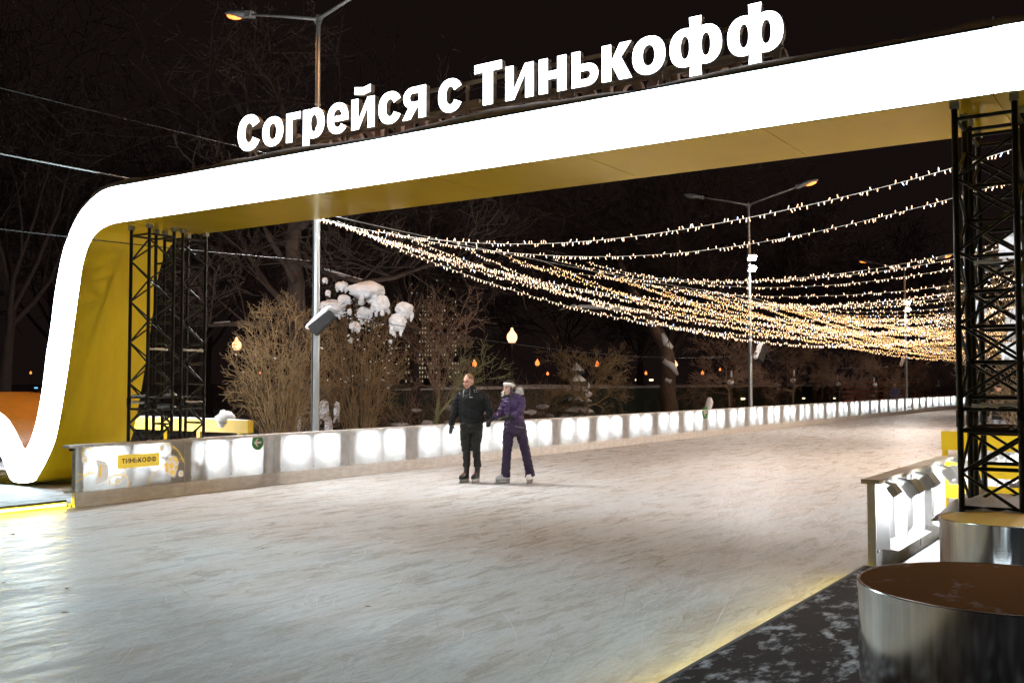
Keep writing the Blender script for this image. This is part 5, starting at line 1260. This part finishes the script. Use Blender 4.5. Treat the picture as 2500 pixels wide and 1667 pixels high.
skate(man, J(432, 1300, .02), (-.55, -.85, 0), M['boot_black'], M['blade_holder'], M['lips'], 0.325)
skate(man, J(562, 1300, .02), (-.42, -.92, 0), M['boot_black'], M['blade_holder'], M['lips'], 0.325)
# ---- woman
gw = on_z(1262, 1180); SM = gw.dot(FWD) / F_PX / 4.9
wom = thing('person', 'woman in a purple ski suit with a white headband and fur collar, holding hands', 'person', (gw.x, gw.y, 0), YAW)
J = lambda x, y, d=0.0: Vector(((x - 1040) * SM, d, (1470 - y) * SM))
hb, W, q = head(wom, J(945, 335, -.02), R(-50), R(4), 'skin_pale', 0.98, True); bd = hb
bd.tube([J(958, 370, .0), J(968, 420, .02)], [.048, .055], 12)
torso(bd, [(760, 930, 1110, .08, .0), (620, 920, 1090, .08, .0), (470, 905, 1080, .08, .01), (420, 930, 1020, .05, .01)], J)
bd.tube([J(900, 470, .03), J(870, 610, .05), J(760, 690, .0)], [.042, .036, .028], 10); bd.tube([J(1090, 470, .02), J(1080, 620, -.08), J(985, 665, -.16)], [.042, .036, .028], 10)
bd.tube([J(945, 780), J(930, 1050), J(905, 1385, .02)], [.07, .048, .038], 10); bd.tube([J(1080, 780), J(1130, 1050, .02), J(1200, 1385, .05)], [.07, .048, .038], 10)
wbody = remesh_obj('body', bd, 0.0085, M['skin_pale'], wom, 2); face(wom, wbody, W, q, 0.98)
hr = MB(); hr.ball(W(0, .022, .046), (.082, .097, .096), q, 20, 14); hr.ball(W(0, .07, -.04), (.062, .05, .085), q, 14, 10)
hr.tube([W(-.066, -.002, .0), W(-.072, -.02, -.09), W(-.06, -.045, -.17), W(-.03, -.06, -.22)], [.024, .032, .036, .018], 10); hr.tube([W(.068, .0, .0), W(.075, -.01, -.09), W(.068, -.035, -.18), W(.04, -.055, -.25)], [.024, .034, .040, .018], 10)
remesh_obj('hair', hr, 0.009, M['hair_dark'], wom, 2, 0.006, 25)
bn = MB(); q2 = q @ Matrix.Rotation(R(-12), 3, 'X'); n = 30
rs = []
for z, k in ((.026, 0.96), (.034, 1.03), (.060, 1.05), (.078, 1.0), (.084, .93)):
    rs.append((W(0, .008, z), q2 @ XA * .086 * k * .98, q2 @ YA * .108 * k * .98))
bn.rings(rs, n); remesh_obj('headband', bn, 0.008, M['knit'], wom, 1, 0.004, 30)
jk = MB()
torso(jk, [(760, 898, 1136, .125, .0), (700, 896, 1128, .120, .0), (640, 890, 1112, .120, .0), (560, 878, 1108, .130, .0), (490, 872, 1112, .130, .0), (440, 888, 1110, .115, .01), (410, 920, 1070, .095, .01), (390, 935, 1035, .075, .01)], J)
jk.tube([J(905, 470, .03), J(885, 540, .05), J(850, 625, .06), J(800, 668, .04), J(768, 690, .0)], [.070, .070, .062, .055, .046], 14)
jk.tube([J(1082, 450, .0), J(1098, 520, -.03), J(1085, 610, -.09), J(1040, 640, -.13), J(992, 668, -.17)], [.074, .076, .070, .062, .050], 14)
remesh_obj('jacket', jk, 0.010, M['purple'], wom, 3, 0.016, 12)
fl = MB(); torso(fl, [(432, 930, 962, .004, -.128), (700, 948, 976, .004, -.130)], J)
MB().tube([J(952, 430, -.118), J(962, 560, -.135), J(976, 745, -.128)], .010, 6).build('zip_flap', M['purple_dark'], wom, True)
tr = MB()
torso(tr, [(735, 892, 1140, .128, .0), (800, 884, 1156, .132, .0), (870, 880, 1162, .128, .0), (910, 890, 1150, .105, .0)], J)
tr.tube([J(945, 830), J(935, 930), J(922, 1080), J(916, 1200), J(906, 1320, .02), J(906, 1392, .02)], [.098, .096, .078, .076, .082, .086], 16)
tr.tube([J(1090, 830), J(1105, 930, .01), J(1140, 1080, .02), J(1165, 1200, .03), J(1192, 1320, .05), J(1202, 1390, .05)], [.098, .096, .080, .076, .080, .084], 16)
remesh_obj('trousers', tr, 0.011, M['purple_dark'], wom, 3, 0.013, 13)
for (xa, ya, xb, yb) in ((905, 780, 922, 800), (1020, 788, 1120, 808)): MB().tube([J(xa, ya, -.138), J(xb, yb, -.12)], .004, 5).build('pocket_zip', M['galv_dull'], wom)
def fur(name, spots, m, t, seed):
    rg = random.Random(seed); mb = MB()
    for c, r in spots:
        for k in range(int(130 * (r / .06) ** 1.3)):
            d = Vector((rg.gauss(0, 1), rg.gauss(0, 1), rg.gauss(0, 1))).normalized(); p = c + d * r * .35; e = c + d * r * rg.uniform(.8, 1.15) + Vector((rg.gauss(0, .008), rg.gauss(0, .008), -.006))
            mb.tube([p, p.lerp(e, .6), e], [.010, .008, .002], 4, cap=False)
        mb.ball(c, r * .72, None, 12, 8, bump=.2, seed=seed)
    mb.build(name, m, t, True)
fur('fur_trim', [(J(1065, 370, .03), .076), (J(1040, 395, .0), .05), (J(1090, 392, .05), .045), (J(1000, 385, .12), .05), (J(940, 372, .13), .05), (J(888, 395, .05), .042), (J(880, 418, .03), .034), (J(905, 380, .10), .042)], M['fur'], wom, 3)
fur('collar_fur', [(J(905, 440, -.03), .045), (J(985, 435, -.05), .05), (J(950, 448, -.07), .04)], M['fur_dark'], wom, 4)
gl = MB(); hand(gl, J(985, 668, -.17), (-.95, -.05, -.42), (0, -.6, .8), .20, .9); hand(gl, J(985, 668, -.17), (-.95, -.05, -.42), (0, -.6, .8), .19, .8); remesh_obj('glove', gl, 0.0068, M['glove'], wom, 1)
gl = MB(); hand(gl, J(768, 690, .0), (-.75, -.25, -.55), (0, -.5, .9), .19, .9); remesh_obj('glove', gl, 0.0065, M['glove'], wom, 1)
skate(wom, J(905, 1395, .02), (-.85, -.5, 0), M['white_boot'], M['steel'], M['purple'], 0.22)
skate(wom, J(1205, 1395, .05), (-.35, -.95, 0), M['white_boot'], M['steel'], M['purple'], 0.22)
# ---- distant figures
def far_person(label, base, rz, coat, legs, hairm, H=1.74):
    t = thing('person', label, 'person', base, rz); k = H / 1.74
    mb = MB(); mb.ball((0, -.01, 1.62 * k), (.078, .095, .115), None, 14, 10); mb.tube([(0, 0.01, 1.54 * k), (0, .01, 1.42 * k)], [.055, .06], 10); mb.rings([((0, 0, z * k), XA * a, YA * b) for z, a, b in ((.95, .14, .1), (1.2, .13, .1), (1.42, .17, .09), (1.48, .08, .06))], 14)
    for s in (-1, 1): mb.tube([(s * .09, 0, .95 * k), (s * .10, 0, .5 * k), (s * .11, .02, .1)], [.08, .055, .045], 10); mb.tube([(s * .19, 0, 1.40 * k), (s * .25, 0, 1.1 * k), (s * .25, -.08, .85 * k)], [.05, .042, .035], 8)
    mb.ball((0, -.105, 1.60 * k), (.012, .018, .025), None, 8, 6); remesh_obj('body', mb, 0.014, M['skin'], t, 2)
    mb = MB(); mb.rings([((0, 0, z * k), XA * a, YA * b) for z, a, b in ((.80, .19, .14), (1.0, .185, .14), (1.2, .185, .14), (1.42, .21, .13), (1.50, .11, .10))], 16)
    for s in (-1, 1): mb.tube([(s * .19, 0, 1.40 * k), (s * .27, 0, 1.1 * k), (s * .27, -.08, .88 * k)], [.08, .066, .055], 10)
    remesh_obj('coat', mb, 0.016, coat, t, 3, 0.008, 9)
    mb = MB(); mb.rings([((0, 0, z * k), XA * a, YA * b) for z, a, b in ((.92, .17, .12), (.78, .17, .12))], 14)
    for s in (-1, 1): mb.tube([(s * .09, 0, .85 * k), (s * .10, -.01, .5 * k), (s * .11, .01, .12)], [.095, .075, .065], 12); 
    remesh_obj('trousers', mb, 0.016, legs, t, 3, 0.006, 10)
    for s in (-1, 1): skate(t, Vector((s * .11, .02, 0)), (s * .2, -1, 0), M['boot_black'], M['blade_holder'], M['dark'], .26)
    mb = MB(); mb.ball((0, .012, 1.66 * k), (.086, .098, .10), None, 14, 10); mb.build('hair', hairm, t, True)
    mb = MB()
    for s in (-1, 1): hand(mb, (s * .27, -.08, .88 * k), (0, -.2, -1), (0, -1, 0), .18, .5)
    remesh_obj('hands', mb, 0.009, M['glove'], t, 1)
pz_ = at_depth(2438, 934, 25.0); far_person('skater in a black coat and pale jeans seen through the truss tower', (pz_.x, pz_.y, 0), YAW + math.pi, M['jacket_black'], M['denim'], M['hair_dark'])
pz_ = at_depth(2184, 934, on_x(2184, 934, -15.0).dot(FWD)); far_person('small person in a blue coat behind the far end of the lit barrier', (pz_.x, pz_.y, -0.06), YAW, M['blue_coat'], M['denim'], M['fur'], 1.68)
